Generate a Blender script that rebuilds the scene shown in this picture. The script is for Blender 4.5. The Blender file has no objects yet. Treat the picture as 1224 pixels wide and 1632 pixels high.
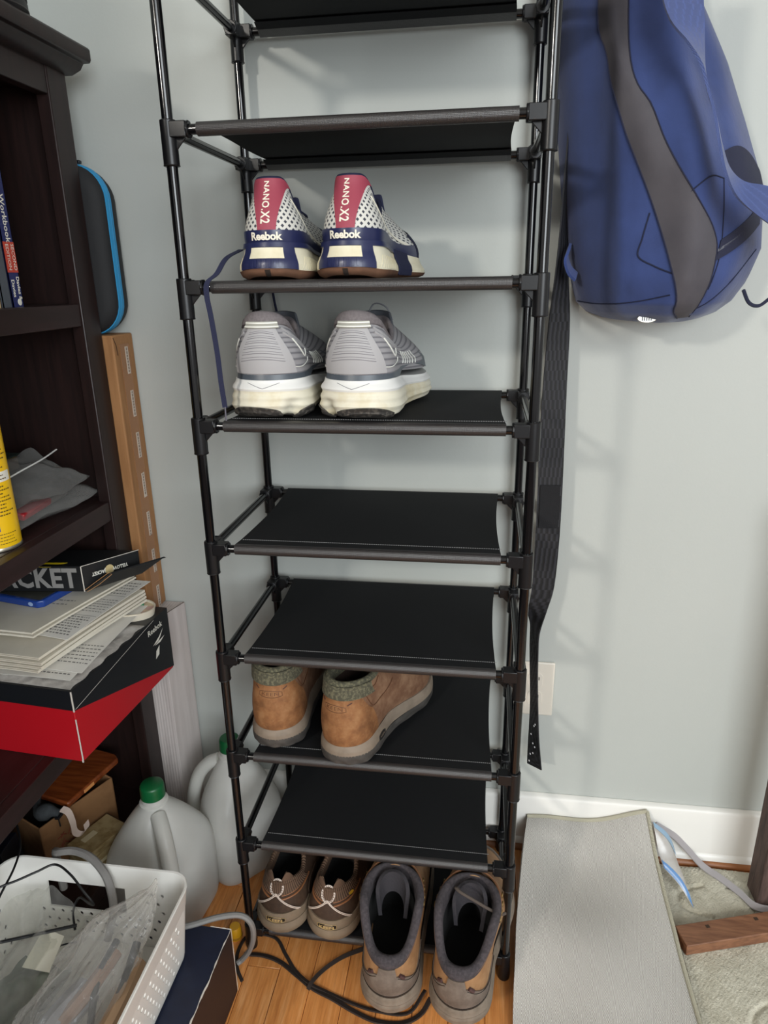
import bpy, bmesh, math, random
import numpy as np
from mathutils import Vector, Matrix
random.seed(7)
SC = bpy.context.scene
COL = SC.collection
PI = math.pi

# ------------------------------------------------------------------ camera
CAM_LOC = (0.375, -0.863, 1.110)
YAW, PITCH, ROLL, FPX = 0.14667, -0.32621, 0.016215, 1099.2
def cam_matrix():
    cy, sy, cp, sp, cr, sr = math.cos(YAW), math.sin(YAW), math.cos(PITCH), math.sin(PITCH), math.cos(ROLL), math.sin(ROLL)
    Rz = Matrix(((cy, -sy, 0), (sy, cy, 0), (0, 0, 1)))
    Rx = Matrix(((1, 0, 0), (0, cp, -sp), (0, sp, cp)))
    Ry = Matrix(((cr, 0, sr), (0, 1, 0), (-sr, 0, cr)))
    R = Rz @ Rx @ Ry
    right, fwd, up = R.col[0], R.col[1], R.col[2]
    M = Matrix((right, up, -fwd)).transposed().to_4x4()
    M.translation = CAM_LOC
    return M
cd = bpy.data.cameras.new('camera')
cam = bpy.data.objects.new('camera', cd)
COL.objects.link(cam)
cam.matrix_world = cam_matrix()
cd.sensor_fit = 'VERTICAL'
cd.sensor_height = 36.0
cd.sensor_width = 27.0
cd.lens = FPX / 1632 * 36
cd.clip_start = 0.02
SC.camera = cam

# ------------------------------------------------------------------ world, lamps, exposure
w = bpy.data.worlds.new('room_light'); SC.world = w; w.use_nodes = True
bg = w.node_tree.nodes['Background']
bg.inputs[0].default_value = (1.0, 0.985, 0.965, 1)
bg.inputs[1].default_value = 0.66

def area_light(name, loc, target, sx, sy, power, color, shape='RECTANGLE'):
    ld = bpy.data.lights.new(name, 'AREA'); ld.shape = shape; ld.size = sx; ld.size_y = sy
    ld.energy = power; ld.color = color
    o = bpy.data.objects.new(name, ld); COL.objects.link(o)
    o.location = loc
    d = Vector(target) - Vector(loc)
    o.rotation_euler = d.to_track_quat('-Z', 'Y').to_euler()
    return o
# ceiling lamp behind the photographer, to the left
area_light('ceiling_lamp', (-1.62, -3.75, 2.42), (0.1, 0.3, 0.9), 0.36, 0.36, 84, (1.0, 0.95, 0.87), 'DISK')
# daylight from a window in the wall to the right and behind the photographer
area_light('window_daylight', (1.75, -2.95, 1.65), (-0.2, 0.2, 0.7), 1.8, 1.6, 104, (0.90, 0.96, 1.0))
SC.view_settings.view_transform = 'Standard'
SC.view_settings.look = 'None'
SC.view_settings.gamma = 1.0
SC.view_settings.use_curve_mapping = False
SC.view_settings.exposure = -0.20

# ------------------------------------------------------------------ materials
def lin(c):
    if isinstance(c, str):
        c = [int(c[i:i + 2], 16) for i in (0, 2, 4)]
    o = []
    for x in c[:3]:
        x = x / 255.0
        o.append(x / 12.92 if x <= 0.04045 else ((x + 0.055) / 1.055) ** 2.4)
    return (o[0], o[1], o[2], 1.0)
class NT:
    """small helper to lay out shader nodes"""
    def __init__(s, name):
        s.m = bpy.data.materials.new(name); s.m.use_nodes = True
        s.t = s.m.node_tree; s.b = s.t.nodes['Principled BSDF']; s.out = s.t.nodes['Material Output']
    def n(s, kind, **kw):
        nd = s.t.nodes.new(kind)
        for k, v in kw.items():
            if k.startswith('i_'):
                nd.inputs[int(k[2:])].default_value = v
            else:
                setattr(nd, k, v)
        return nd
    def l(s, a, b): s.t.links.new(a, b)
    def math(s, op, a, b=None, c=None):
        nd = s.n('ShaderNodeMath', operation=op)
        for i, x in enumerate((a, b, c)):
            if x is None: continue
            if isinstance(x, (int, float)): nd.inputs[i].default_value = x
            else: s.l(x, nd.inputs[i])
        return nd.outputs[0]
    def coord(s, kind='Object'):
        return s.n('ShaderNodeTexCoord').outputs[kind]
    def noise(s, scale, detail=3, rough=.5, vec=None, stretch=None):
        nd = s.n('ShaderNodeTexNoise'); nd.inputs['Scale'].default_value = scale
        nd.inputs['Detail'].default_value = detail; nd.inputs['Roughness'].default_value = rough
        v = vec if vec is not None else s.coord()
        if stretch:
            mp = s.n('ShaderNodeMapping'); mp.inputs['Scale'].default_value = stretch; s.l(v, mp.inputs[0]); v = mp.outputs[0]
        s.l(v, nd.inputs['Vector'])
        return nd.outputs['Fac']
    def ramp(s, fac, stops):
        r = s.n('ShaderNodeValToRGB'); e = r.color_ramp.elements
        while len(e) < len(stops): e.new(.5)
        for i, (p, c) in enumerate(stops):
            e[i].position = p; e[i].color = lin(c)
        s.l(fac, r.inputs[0]); return r.outputs[0]
    def range(s, fac, a, b, c=0, d=1):
        r = s.n('ShaderNodeMapRange'); s.l(fac, r.inputs[0])
        for i, x in enumerate((a, b, c, d)): r.inputs[i + 1].default_value = x
        return r.outputs[0]
    def mix(s, fac, a, b):
        r = s.n('ShaderNodeMix', data_type='RGBA')
        if isinstance(fac, (int, float)): r.inputs[0].default_value = fac
        else: s.l(fac, r.inputs[0])
        for i, x in ((6, a), (7, b)):
            if isinstance(x, tuple) or isinstance(x, str) or isinstance(x, list):
                r.inputs[i].default_value = lin(x)
            else: s.l(x, r.inputs[i])
        return r.outputs[2]
    def bump(s, h, strength=.3, dist=.001):
        b = s.n('ShaderNodeBump'); b.inputs['Strength'].default_value = strength; b.inputs['Distance'].default_value = dist
        s.l(h, b.inputs['Height'])
        return b.outputs[0]
    def set(s, **kw):
        for k, v in kw.items():
            k = {'col': 'Base Color', 'rough': 'Roughness', 'metal': 'Metallic', 'spec': 'Specular IOR Level', 'normal': 'Normal',
                 'sheen': 'Sheen Weight', 'coat': 'Coat Weight', 'sss': 'Subsurface Weight', 'trans': 'Transmission Weight', 'alpha': 'Alpha',
                 'coatrough': 'Coat Roughness', 'sheenrough': 'Sheen Roughness'}.get(k, k)
            i = s.b.inputs[k]
            if isinstance(v, (int, float)): i.default_value = v
            elif k == 'Base Color' and (isinstance(v, str) or isinstance(v, tuple)): i.default_value = lin(v)
            else: s.l(v, i)
        return s.m
    def sep(s, v):
        x = s.n('ShaderNodeSeparateXYZ'); s.l(v, x.inputs[0]); return x.outputs
MATS = {}
def mat(name, col, rough=.6, col2=None, nscale=30, lo=.4, hi=.65, bump=None, stretch=None, **kw):
    """one principled material; col2 mixes in by noise, bump = (scale, strength, distance) of a noise or ('weave', scale, ...)"""
    if name in MATS: return MATS[name]
    t = NT(name)
    if col2 is not None:
        f = t.range(t.noise(nscale, 4, .55, stretch=stretch), lo, hi)
        t.set(col=t.mix(f, col, col2))
    else: t.set(col=col)
    t.set(rough=rough, **kw)
    if bump:
        if bump[0] == 'weave':
            u = t.sep(t.coord('UV'))
            a = t.math('SINE', t.math('MULTIPLY', u[0], bump[1])); b = t.math('SINE', t.math('MULTIPLY', u[1], bump[1]))
            h = t.math('MULTIPLY', a, b)
            t.set(normal=t.bump(h, bump[2], bump[3]))
        else:
            t.set(normal=t.bump(t.noise(bump[0], 3, .6, stretch=stretch), bump[1], bump[2]))
    MATS[name] = t.m
    return t.m

# ------------------------------------------------------------------ mesh building
def A(*p): return np.array(p, float)
class MB:
    def __init__(s): s.v = []; s.f = []; s.uv = []; s.mi = []
    def add(s, verts, faces, uvs=None, m=0):
        o = len(s.v); s.v += [tuple(float(c) for c in p) for p in verts]
        for i, f in enumerate(faces):
            s.f.append(tuple(o + j for j in f)); s.mi.append(m)
            s.uv.append(uvs[i] if uvs else [(0, 0)] * len(f))
        return s
    def grid(s, P, cu=False, cv=False, uv=None, m=0):
        P = np.asarray(P, float); nu, nv = P.shape[:2]
        F = []; U = []
        for i in range(nu if cu else nu - 1):
            for j in range(nv if cv else nv - 1):
                i2, j2 = (i + 1) % nu, (j + 1) % nv
                F.append((i * nv + j, i2 * nv + j, i2 * nv + j2, i * nv + j2))
                if uv is not None:
                    a, b = uv[i][j]; ii, jj = i + 1, j + 1
                    c = uv[ii][jj] if ii < len(uv) and jj < len(uv[0]) else (a, b)
                    U.append([(a, b), (c[0], b), c, (a, c[1])])
        return s.add(P.reshape(-1, 3), F, U if uv is not None else None, m)
    def box(s, lo, hi, m=0, M=None):
        (a, b, c), (d, e, f) = lo, hi
        v = [A(a, b, c), A(d, b, c), A(d, e, c), A(a, e, c), A(a, b, f), A(d, b, f), A(d, e, f), A(a, e, f)]
        if M is not None: v = [np.array(M @ Vector(p)) for p in v]
        X, Y, Z = abs(d - a), abs(e - b), abs(f - c)
        r = lambda p, q: [(0, 0), (p, 0), (p, q), (0, q)]
        return s.add(v, [(3, 2, 1, 0), (4, 5, 6, 7), (0, 1, 5, 4), (1, 2, 6, 5), (2, 3, 7, 6), (3, 0, 4, 7)],
                     [r(X, Y), r(X, Y), r(X, Z), r(Y, Z), r(X, Z), r(Y, Z)], m)
    def quadbox(s, corners, th, m=0):
        """slab from four corner points thickened along the face normal"""
        p = [A(*c) for c in corners]
        n = np.cross(p[1] - p[0], p[3] - p[0]); n /= np.linalg.norm(n)
        v = p + [q + n * th for q in p]
        return s.add(v, [(3, 2, 1, 0), (4, 5, 6, 7), (0, 1, 5, 4), (1, 2, 6, 5), (2, 3, 7, 6), (3, 0, 4, 7)], None, m)
    def prism(s, poly, vec, m=0):
        n = len(poly); p = [A(*q) for q in poly]; v = p + [q + A(*vec) for q in p]
        F = [tuple(range(n - 1, -1, -1)), tuple(range(n, 2 * n))] + [(i, (i + 1) % n, n + (i + 1) % n, n + i) for i in range(n)]
        return s.add(v, F, None, m)
    def tube(s, pts, r, n=8, caps=True, m=0, flat=None, closed=False):
        """round (or flattened: flat=(width vector, ratio)) tube along points"""
        P = [A(*p) for p in pts]; k = len(P)
        rr = r if hasattr(r, '__len__') else [r] * k
        T = []
        for i in range(k):
            a = P[i - 1] if (i > 0 or closed) else P[i]; b = P[(i + 1) % k] if (i < k - 1 or closed) else P[i]
            d = b - a; T.append(d / (np.linalg.norm(d) + 1e-12))
        up = A(0, 0, 1) if abs(T[0][2]) < .9 else A(1, 0, 0)
        N = np.cross(T[0], up); N /= np.linalg.norm(N)
        R = []; L = 0; uv = []
        for i in range(k):
            N = N - T[i] * N.dot(T[i]); N /= (np.linalg.norm(N) + 1e-12); B = np.cross(T[i], N)
            if i: L += np.linalg.norm(P[i] - P[i - 1])
            ring = []
            for j in range(n):
                a = 2 * PI * j / n
                ring.append(P[i] + rr[i] * (math.cos(a) * N + math.sin(a) * B))
            R.append(ring); uv.append([(j / n * 2 * PI * rr[i], L) for j in range(n + 1)])
        o = len(s.v)
        G = np.array(R)
        s.grid(G, cu=closed, cv=True, uv=uv + [uv[-1]], m=m)
        if caps and not closed:
            s.f.append(tuple(o + j for j in range(n))); s.mi.append(m); s.uv.append([(0, 0)] * n)
            s.f.append(tuple(o + (k - 1) * n + j for j in range(n - 1, -1, -1))); s.mi.append(m); s.uv.append([(0, 0)] * n)
        return s
    def ribbon(s, pts, wv, th, m=0):
        """strap: centre points, full width vectors, thickness"""
        P = [A(*p) for p in pts]; k = len(P)
        W = [A(*x) for x in wv] if hasattr(wv[0], '__len__') else [A(*wv)] * k
        rows = []; uv = []; L = 0
        for i in range(k):
            d = P[min(i + 1, k - 1)] - P[max(i - 1, 0)]
            nn = np.cross(d, W[i]); nn /= (np.linalg.norm(nn) + 1e-12)
            h = W[i] / 2; t = nn * th / 2
            rows.append([P[i] - h - t, P[i] + h - t, P[i] + h + t, P[i] - h + t])
            if i: L += np.linalg.norm(P[i] - P[i - 1])
            wl = np.linalg.norm(W[i])
            uv.append([(0, L), (wl, L), (wl + .002, L), (2 * wl + .002, L), (2 * wl, L)])
        o = len(s.v)
        s.grid(np.array(rows), cv=True, uv=uv, m=m)
        s.f.append((o + 3, o + 2, o + 1, o)); s.f.append(tuple(o + (k - 1) * 4 + j for j in range(4)))
        s.mi += [m, m]; s.uv += [[(0, 0)] * 4] * 2
        return s
    def lathe(s, prof, n=24, c=(0, 0, 0), m=0, M=None):
        R = []; uv = []
        for i in range(n):
            a = 2 * PI * i / n
            row = [A(c[0] + r * math.cos(a), c[1] + r * math.sin(a), c[2] + z) for r, z in prof]
            if M is not None: row = [np.array(M @ Vector(p)) for p in row]
            R.append(row)
        rm = max(r for r, z in prof)
        uv = [[(2 * PI * rm * i / n, z) for r, z in prof] for i in range(n + 1)]
        return s.grid(np.array(R), cu=True, uv=uv, m=m)
    def sheet(s, P, th, uv=None, m=0):
        """closed slab from a grid of points, thickened along its normals"""
        P = np.asarray(P, float)
        du = np.gradient(P, axis=0); dv = np.gradient(P, axis=1)
        n = np.cross(du, dv); n /= (np.linalg.norm(n, axis=2, keepdims=True) + 1e-12)
        Q = P + n * th
        nu, nv = P.shape[:2]; o = len(s.v)
        s.grid(P, uv=uv, m=m); s.grid(Q, uv=uv, m=m)
        b = [(i, 0) for i in range(nu)] + [(nu - 1, j) for j in range(1, nv)] + [(i, nv - 1) for i in range(nu - 2, -1, -1)] + [(0, j) for j in range(nv - 2, 0, -1)]
        ids = [o + i * nv + j for i, j in b]; q = nu * nv
        for a in range(len(ids)):
            c = ids[(a + 1) % len(ids)]
            s.f.append((ids[a], c, c + q, ids[a] + q)); s.mi.append(m); s.uv.append([(0, 0)] * 4)
        return s
    def mesh(s, name, mats, smooth=True, angle=40, recalc=True):
        me = bpy.data.meshes.new(name)
        me.from_pydata(s.v, [], s.f)
        for mm in (mats if isinstance(mats, (list, tuple)) else [mats]): me.materials.append(mm)
        me.polygons.foreach_set('material_index', s.mi)
        ul = me.uv_layers.new(name='UVMap')
        flat = [c for f in s.uv for p in f for c in p]
        if len(flat) == 2 * len(me.loops): ul.data.foreach_set('uv', flat)
        if recalc:
            bm = bmesh.new(); bm.from_mesh(me); bmesh.ops.recalc_face_normals(bm, faces=bm.faces); bm.to_mesh(me); bm.free()
        if smooth:
            me.shade_smooth(); me.set_sharp_from_angle(angle=math.radians(angle))
        me.update()
        return me
    def build(s, name, mats, parent=None, world=False, bevel=0, seg=2, subsurf=0, label=None, kind=None, **kw):
        if world and parent is not None:
            r = parent; off = Vector((0, 0, 0))
            while r is not None: off += r.location; r = r.parent
            s.v = [(p[0] - off[0], p[1] - off[1], p[2] - off[2]) for p in s.v]
        o = bpy.data.objects.new(name, s.mesh(name, mats, **kw)); COL.objects.link(o)
        if parent is not None: o.parent = parent
        if bevel:
            b = o.modifiers.new('b', 'BEVEL'); b.width = bevel; b.segments = seg; b.limit_method = 'ANGLE'; b.angle_limit = math.radians(35)
        if subsurf:
            q = o.modifiers.new('s', 'SUBSURF'); q.levels = q.render_levels = subsurf
        if label: o['label'] = label
        if kind: o['kind'] = kind
        return o
def inst(src, parent, loc=(0, 0, 0), rot=(0, 0, 0), scale=None):
    o = src.copy(); COL.objects.link(o); o.parent = parent; o.location = loc; o.rotation_euler = rot
    if scale: o.scale = scale
    return o
def thing(name, label, cat, loc=(0, 0, 0), rz=0.0, group=None):
    o = bpy.data.objects.new(name, None); COL.objects.link(o); o.empty_display_size = .05
    o.location = loc; o.rotation_euler = (0, 0, rz); o['label'] = label; o['category'] = cat
    if group: o['group'] = group
    return o
def tag(o, label, cat, group=None):
    o['label'] = label; o['category'] = cat
    if group: o['group'] = group
    return o
def struct(o):
    o['kind'] = 'structure'; return o
_fc = {}
def text_geo(txt, size, spacing=1.0, bold=0.0, align='CENTER', xs=1.0):
    """flat mesh of a line of lettering: (verts Nx2 centred, faces)"""
    key = (txt, size, spacing, bold, align, xs)
    if key in _fc: return _fc[key]
    cu = bpy.data.curves.new('t', 'FONT'); cu.body = txt; cu.size = size; cu.space_character = spacing
    cu.align_x = align; cu.align_y = 'CENTER'; cu.offset = bold; cu.resolution_u = 2
    ob = bpy.data.objects.new('t', cu)
    me = bpy.data.meshes.new_from_object(ob)
    v = [(p.co.x * xs, p.co.y) for p in me.vertices]; f = [tuple(p.vertices) for p in me.polygons]
    bpy.data.objects.remove(ob); bpy.data.curves.remove(cu); bpy.data.meshes.remove(me)
    _fc[key] = (v, f)
    return v, f
def add_text(mb, txt, size, o, ux, uy, m=0, off=.0004, **kw):
    """lettering laid flat at point o, running along ux with its tops toward uy"""
    v, f = text_geo(txt, size, **kw)
    o, ux, uy = A(*o), A(*ux), A(*uy); ux /= np.linalg.norm(ux); uy /= np.linalg.norm(uy)
    n = np.cross(ux, uy); n /= np.linalg.norm(n)
    mb.add([o + ux * x + uy * y + n * off for x, y in v], f, None, m)
    return mb
def smooth(t, a, b):
    x = np.clip((t - a) / (b - a), 0, 1); return x * x * (3 - 2 * x)
def spline(pts, n):
    """Catmull-Rom through points"""
    P = [A(*p) for p in pts]; P = [2 * P[0] - P[1]] + P + [2 * P[-1] - P[-2]]
    out = []; k = len(P) - 3
    for i in range(n):
        t = i / (n - 1) * k; s = min(int(t), k - 1); t -= s
        a, b, c, d = P[s:s + 4]
        out.append(.5 * (2 * b + (c - a) * t + (2 * a - 5 * b + 4 * c - d) * t * t + (3 * b - a - 3 * c + d) * t ** 3))
    return out
# ------------------------------------------------------------------ room shell
WALLY = 0.302
def wall_paint():
    t = NT('wall_paint')
    f = t.noise(1.4, 3)
    t.set(col=t.mix(t.range(f, .3, .7), 'babdb8', 'b2b6b1'), rough=.55, spec=.35)
    h = t.noise(260, 4, .6)
    t.set(normal=t.bump(h, .22, .0006)); return t.m
M_wall = wall_paint()
M_white = mat('white_trim_paint', 'eceae4', .35, bump=(90, .08, .001))
b = MB(); b.box((-0.70, WALLY, 0), (2.4, WALLY + .1, 2.5)); struct(b.build('wall_back', M_wall))
b = MB(); b.box((-0.70, -0.95, 0), (-0.60, WALLY, 2.5)); struct(b.build('wall_left', M_wall))
b = MB(); b.box((-2.60, -4.6, 2.5), (3.4, WALLY + .1, 2.58)); struct(b.build('ceiling', mat('ceiling_paint', 'e8e6e0', .8)))
# baseboard with its rounded cap and the stained shoe moulding
def extr(prof, x0, x1, name, m, **kw):
    b = MB(); b.prism([(x0, y, z) for y, z in prof], (x1 - x0, 0, 0)); return b.build(name, m, **kw)
bb = extr([(WALLY, .012), (WALLY - .014, .012), (WALLY - .014, .118), (WALLY - .011, .124), (WALLY - .004, .127), (WALLY, .127)], -.60, 2.4, 'baseboard_back', M_white, bevel=.0015)
struct(bb)
o = extr([(WALLY - .012, .012), (WALLY - .020, .012), (WALLY - .019, .018), (WALLY - .0155, .024), (WALLY - .012, .026)], -.60, 2.4, 'baseboard_cap', M_white, parent=bb)
def wood_floor():
    t = NT('oak_strip_floor')
    oi = t.n('ShaderNodeObjectInfo')
    v = t.coord('Object')
    g = t.noise(9, 5, .62, stretch=(9, .7, 9))
    g2 = t.noise(60, 4, .6, stretch=(6, .35, 6))
    c = t.ramp(g, [(.28, 'c67c42'), (.5, 'e09653'), (.72, 'eeae72')])
    c2 = t.mix(t.range(g2, .45, .75, 0, .55), c, 'ac6630')
    hs = t.n('ShaderNodeHueSaturation'); t.l(c2, hs.inputs['Color'])
    hs.inputs['Value'].default_value = 1; t.l(t.range(oi.outputs['Random'], 0, 1, .82, 1.14), hs.inputs['Value'])
    t.set(col=hs.outputs[0], rough=.33, spec=.45)
    t.set(normal=t.bump(g2, .12, .001)); return t.m
M_floor = wood_floor()
fl = MB(); fl.box((-2.60, -4.4, -.06), (3.2, WALLY, -.012)); fl = struct(fl.build('floor', mat('floor_gap', '3a2010', .8)))
def floor_strips():
    rnd = random.Random(3)
    pw = .0575
    protos = {}
    for i in range(-11, 38):
        x = i * pw + .004
        y = -.75 - rnd.random() * .5
        while y < WALLY - .004:
            L = rnd.choice((.55, .75, .95)); y1 = min(y + L, WALLY - .004)
            ln = round(y1 - y, 2)
            if ln > .03:
                if ln not in protos:
                    b = MB(); b.box((.0004, 0, -.012), (pw - .0004, ln - .0008, 0))
                    protos[ln] = b.build('plank', M_floor, fl, bevel=.0006, seg=1)
                    protos[ln].location = (x, y, 0)
                else:
                    inst(protos[ln], fl, (x, y, 0))
            y = y1
floor_strips()
o = extr([(WALLY - .014, 0), (WALLY - .026, 0), (WALLY - .026, .004), (WALLY - .023, .009), (WALLY - .018, .012), (WALLY - .014, .013)], -.60, 2.4, 'trim_1', mat('stained_moulding', '9a6238', .45, '83502b', 25, stretch=(.2, 4, 4)))
struct(o)

# ------------------------------------------------------------------ shoe rack
RW, RD, SP, Z8 = .437, .2735, .175, .042
LEV = [Z8] + [.228 + SP * k for k in range(9)]          # ten tiers, bottom first
M_tube = mat('black_enamel_tube', '0b0b0d', .13, spec=.55)
M_conn = mat('black_plastic', '121214', .34, spec=.4, bump=(300, .05, .0004))
def sleeve_mat():
    t = NT('black_nonwoven_fabric')
    u = t.sep(t.coord('UV'))
    a = t.math('SINE', t.math('MULTIPLY', t.math('ADD', u[0], u[1]), 2400)); c = t.math('SINE', t.math('MULTIPLY', t.math('SUBTRACT', u[0], u[1]), 2400))
    h = t.math('MULTIPLY', a, c)
    dust = t.range(t.noise(900, 2, .7), .70, .76)
    t.set(col=t.mix(dust, '2b2828', '5a5a5e'), rough=.36, spec=.8)
    t.set(normal=t.bump(h, .35, .0004)); return t.m
M_fab = sleeve_mat()
def sheet_mat():
    t = NT('black_shelf_sheet')
    dust = t.range(t.noise(900, 2, .7), .72, .78)
    t.set(col=t.mix(dust, '17181a', '4a4a4d'), rough=.75, spec=.25)
    t.set(normal=t.bump(t.noise(1500, 2, .6), .12, .0004)); return t.m
M_sheet = sheet_mat()
rack = thing('shoe_rack', 'tall black ten-tier metal tube shoe rack with fabric shelves against the grey wall', 'shoe rack', (RW / 2, RD / 2, 0))
RO = Vector((-RW / 2, -RD / 2, 0))
def rk(x, y, z): return (x + RO.x, y + RO.y, z)
# connector: upright socket, two arms and a web under each arm
def connector_mb():
    b = MB()
    b.tube([(0, 0, -.038), (0, 0, .011)], .0094, 12)
    b.tube([(0, 0, -.0385), (0, 0, -.0365)], .0099, 12)
    for ax in (0, 1):
        e = lambda t, o=0: (t, o, 0) if ax == 0 else (o, t, 0)
        r = .0086
        lo = (.004, -r, -r) if ax == 0 else (-r, .004, -r); hi = (.024, r, r) if ax == 0 else (r, .024, r)
        b.box(lo, hi)
        b.tube([e(.023), e(.0262)], .0099, 10)
        q = [(.006, -.0015, -.008), (.021, -.0015, -.008), (.006, -.0015, -.024)]
        if ax == 0: b.prism(q, (0, .003, 0))
        else: b.prism([(-.0015, p[0], p[2]) for p in q], (.003, 0, 0))
    return b
cproto = connector_mb().build('connector', M_conn, rack, bevel=.0012)
first = True
for z in LEV:
    for (x, y, r) in ((0, 0, 0), (RW, 0, PI / 2), (0, RD, -PI / 2), (RW, RD, PI)):
        if first: cproto.location = rk(x, y, z); first = False
        else: inst(cproto, rack, rk(x, y, z), (0, 0, r))
# upright tubes between the connectors
def tube_proto(name, a, bb_, r, n=14):
    b = MB(); b.tube([a, bb_], r, n); return b.build(name, M_tube, rack)
up = None
for (x, y) in ((0, 0), (RW, 0), (0, RD), (RW, RD)):
    for k in range(9):
        ln = LEV[k + 1] - LEV[k]
        if up is None:
            up = tube_proto('upright_tube', (0, 0, 0), (0, 0, SP), .0066); up.location = rk(x, y, LEV[k]); up.scale = (1, 1, ln / SP)
        else: inst(up, rack, rk(x, y, LEV[k]), scale=(1, 1, ln / SP))
    ft = MB(); ft.lathe([(0, -.041), (.0098, -.041), (.0104, -.036), (.0092, -.006), (.0092, .004), (0, .004)], 14)
    o = ft.build('foot', M_conn, rack); o.location = rk(x, y, Z8)
fr = tube_proto('long_rail', (.01, 0, 0), (RW - .01, 0, 0), .0058)
sd = tube_proto('side_rail', (0, .01, 0), (0, RD - .01, 0), .0060)
fr.location = rk(0, 0, LEV[0]); sd.location = rk(0, 0, LEV[0])
for i, z in enumerate(LEV):
    for y in (0, RD):
        if not (i == 0 and y == 0): inst(fr, rack, rk(0, y, z))
    for x in (0, RW):
        if not (i == 0 and x == 0): inst(sd, rack, rk(x, 0, z))
# fabric shelf: wraps the front and the back rail, sagging a little between
def shelf_mb(sag, sk):
    r = .0077; prof = []
    for k in range(13):                                     # round the front rail from below
        a = math.radians(-80 - k * 200 / 12)
        prof.append((r * math.cos(a), r * math.sin(a)))
    prof = [(.030, .0035 - sag * .3), (.014, -.002)] + prof
    for k in range(1, 16):
        q = k / 16; prof.append((q * RD, r * .96 - sag * (math.sin(PI * q) ** .7)))
    for k in range(13):
        a = math.radians(95 - k * 190 / 12)
        prof.append((RD + r * math.cos(a), r * math.sin(a)))
    prof += [(RD - .014, -.002), (RD - .03, .0035 - sag * .3)]
    rows = []; uv = []
    nx = 20
    L = np.cumsum([0] + [math.dist(prof[i], prof[i + 1]) for i in range(len(prof) - 1)])
    for i in range(nx + 1):
        x = .036 + (.4035 - .036) * i / nx
        row = []
        for (y, z) in prof:
            q = min(max(y / RD, 0), 1)
            inset = sk * math.sin(PI * q) * (1 if x < .2 else -1) * abs(x - .22) / .18
            row.append((x + inset, y, z + .0010 * math.sin(x * 23 + q * 5) * math.sin(PI * q) ** 2))
        rows.append(row); uv.append([(x, l) for l in L])
    b = MB(); b.sheet(np.array(rows), -.0007, uv)
    for k, f in enumerate(b.f):
        c = np.mean([b.v[q] for q in f], axis=0)
        if min(math.hypot(c[1], c[2]), math.hypot(c[1] - RD, c[2])) > .0095: b.mi[k] = 1
    return b
shelf_obj = []
SAG = [.004, .003, .003, .0035, .003, .003, .003, .003, .004, .003]
for i, z in enumerate(LEV):
    o = shelf_mb(SAG[i], .004).build('fabric_shelf', [M_fab, M_sheet], rack, label='black fabric shelf sheet wrapped round its two rails'); o.location = rk(0, 0, z)
    if i in (2, 3, 4, 5, 1, 6):
        s = MB(); q = .020 / RD
        for k in range(118):
            x = .040 + k * .0031
            zz = .0077 * .96 - SAG[i] * (math.sin(PI * q) ** .7)
            s.box((x, .0195, zz + .0004), (x + .0019, .0203, zz + .0010))
        t = s.build('stitching', mat('grey_thread', '8a8a8a', .7), o, smooth=False); t['kind'] = 'stuff'
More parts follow.
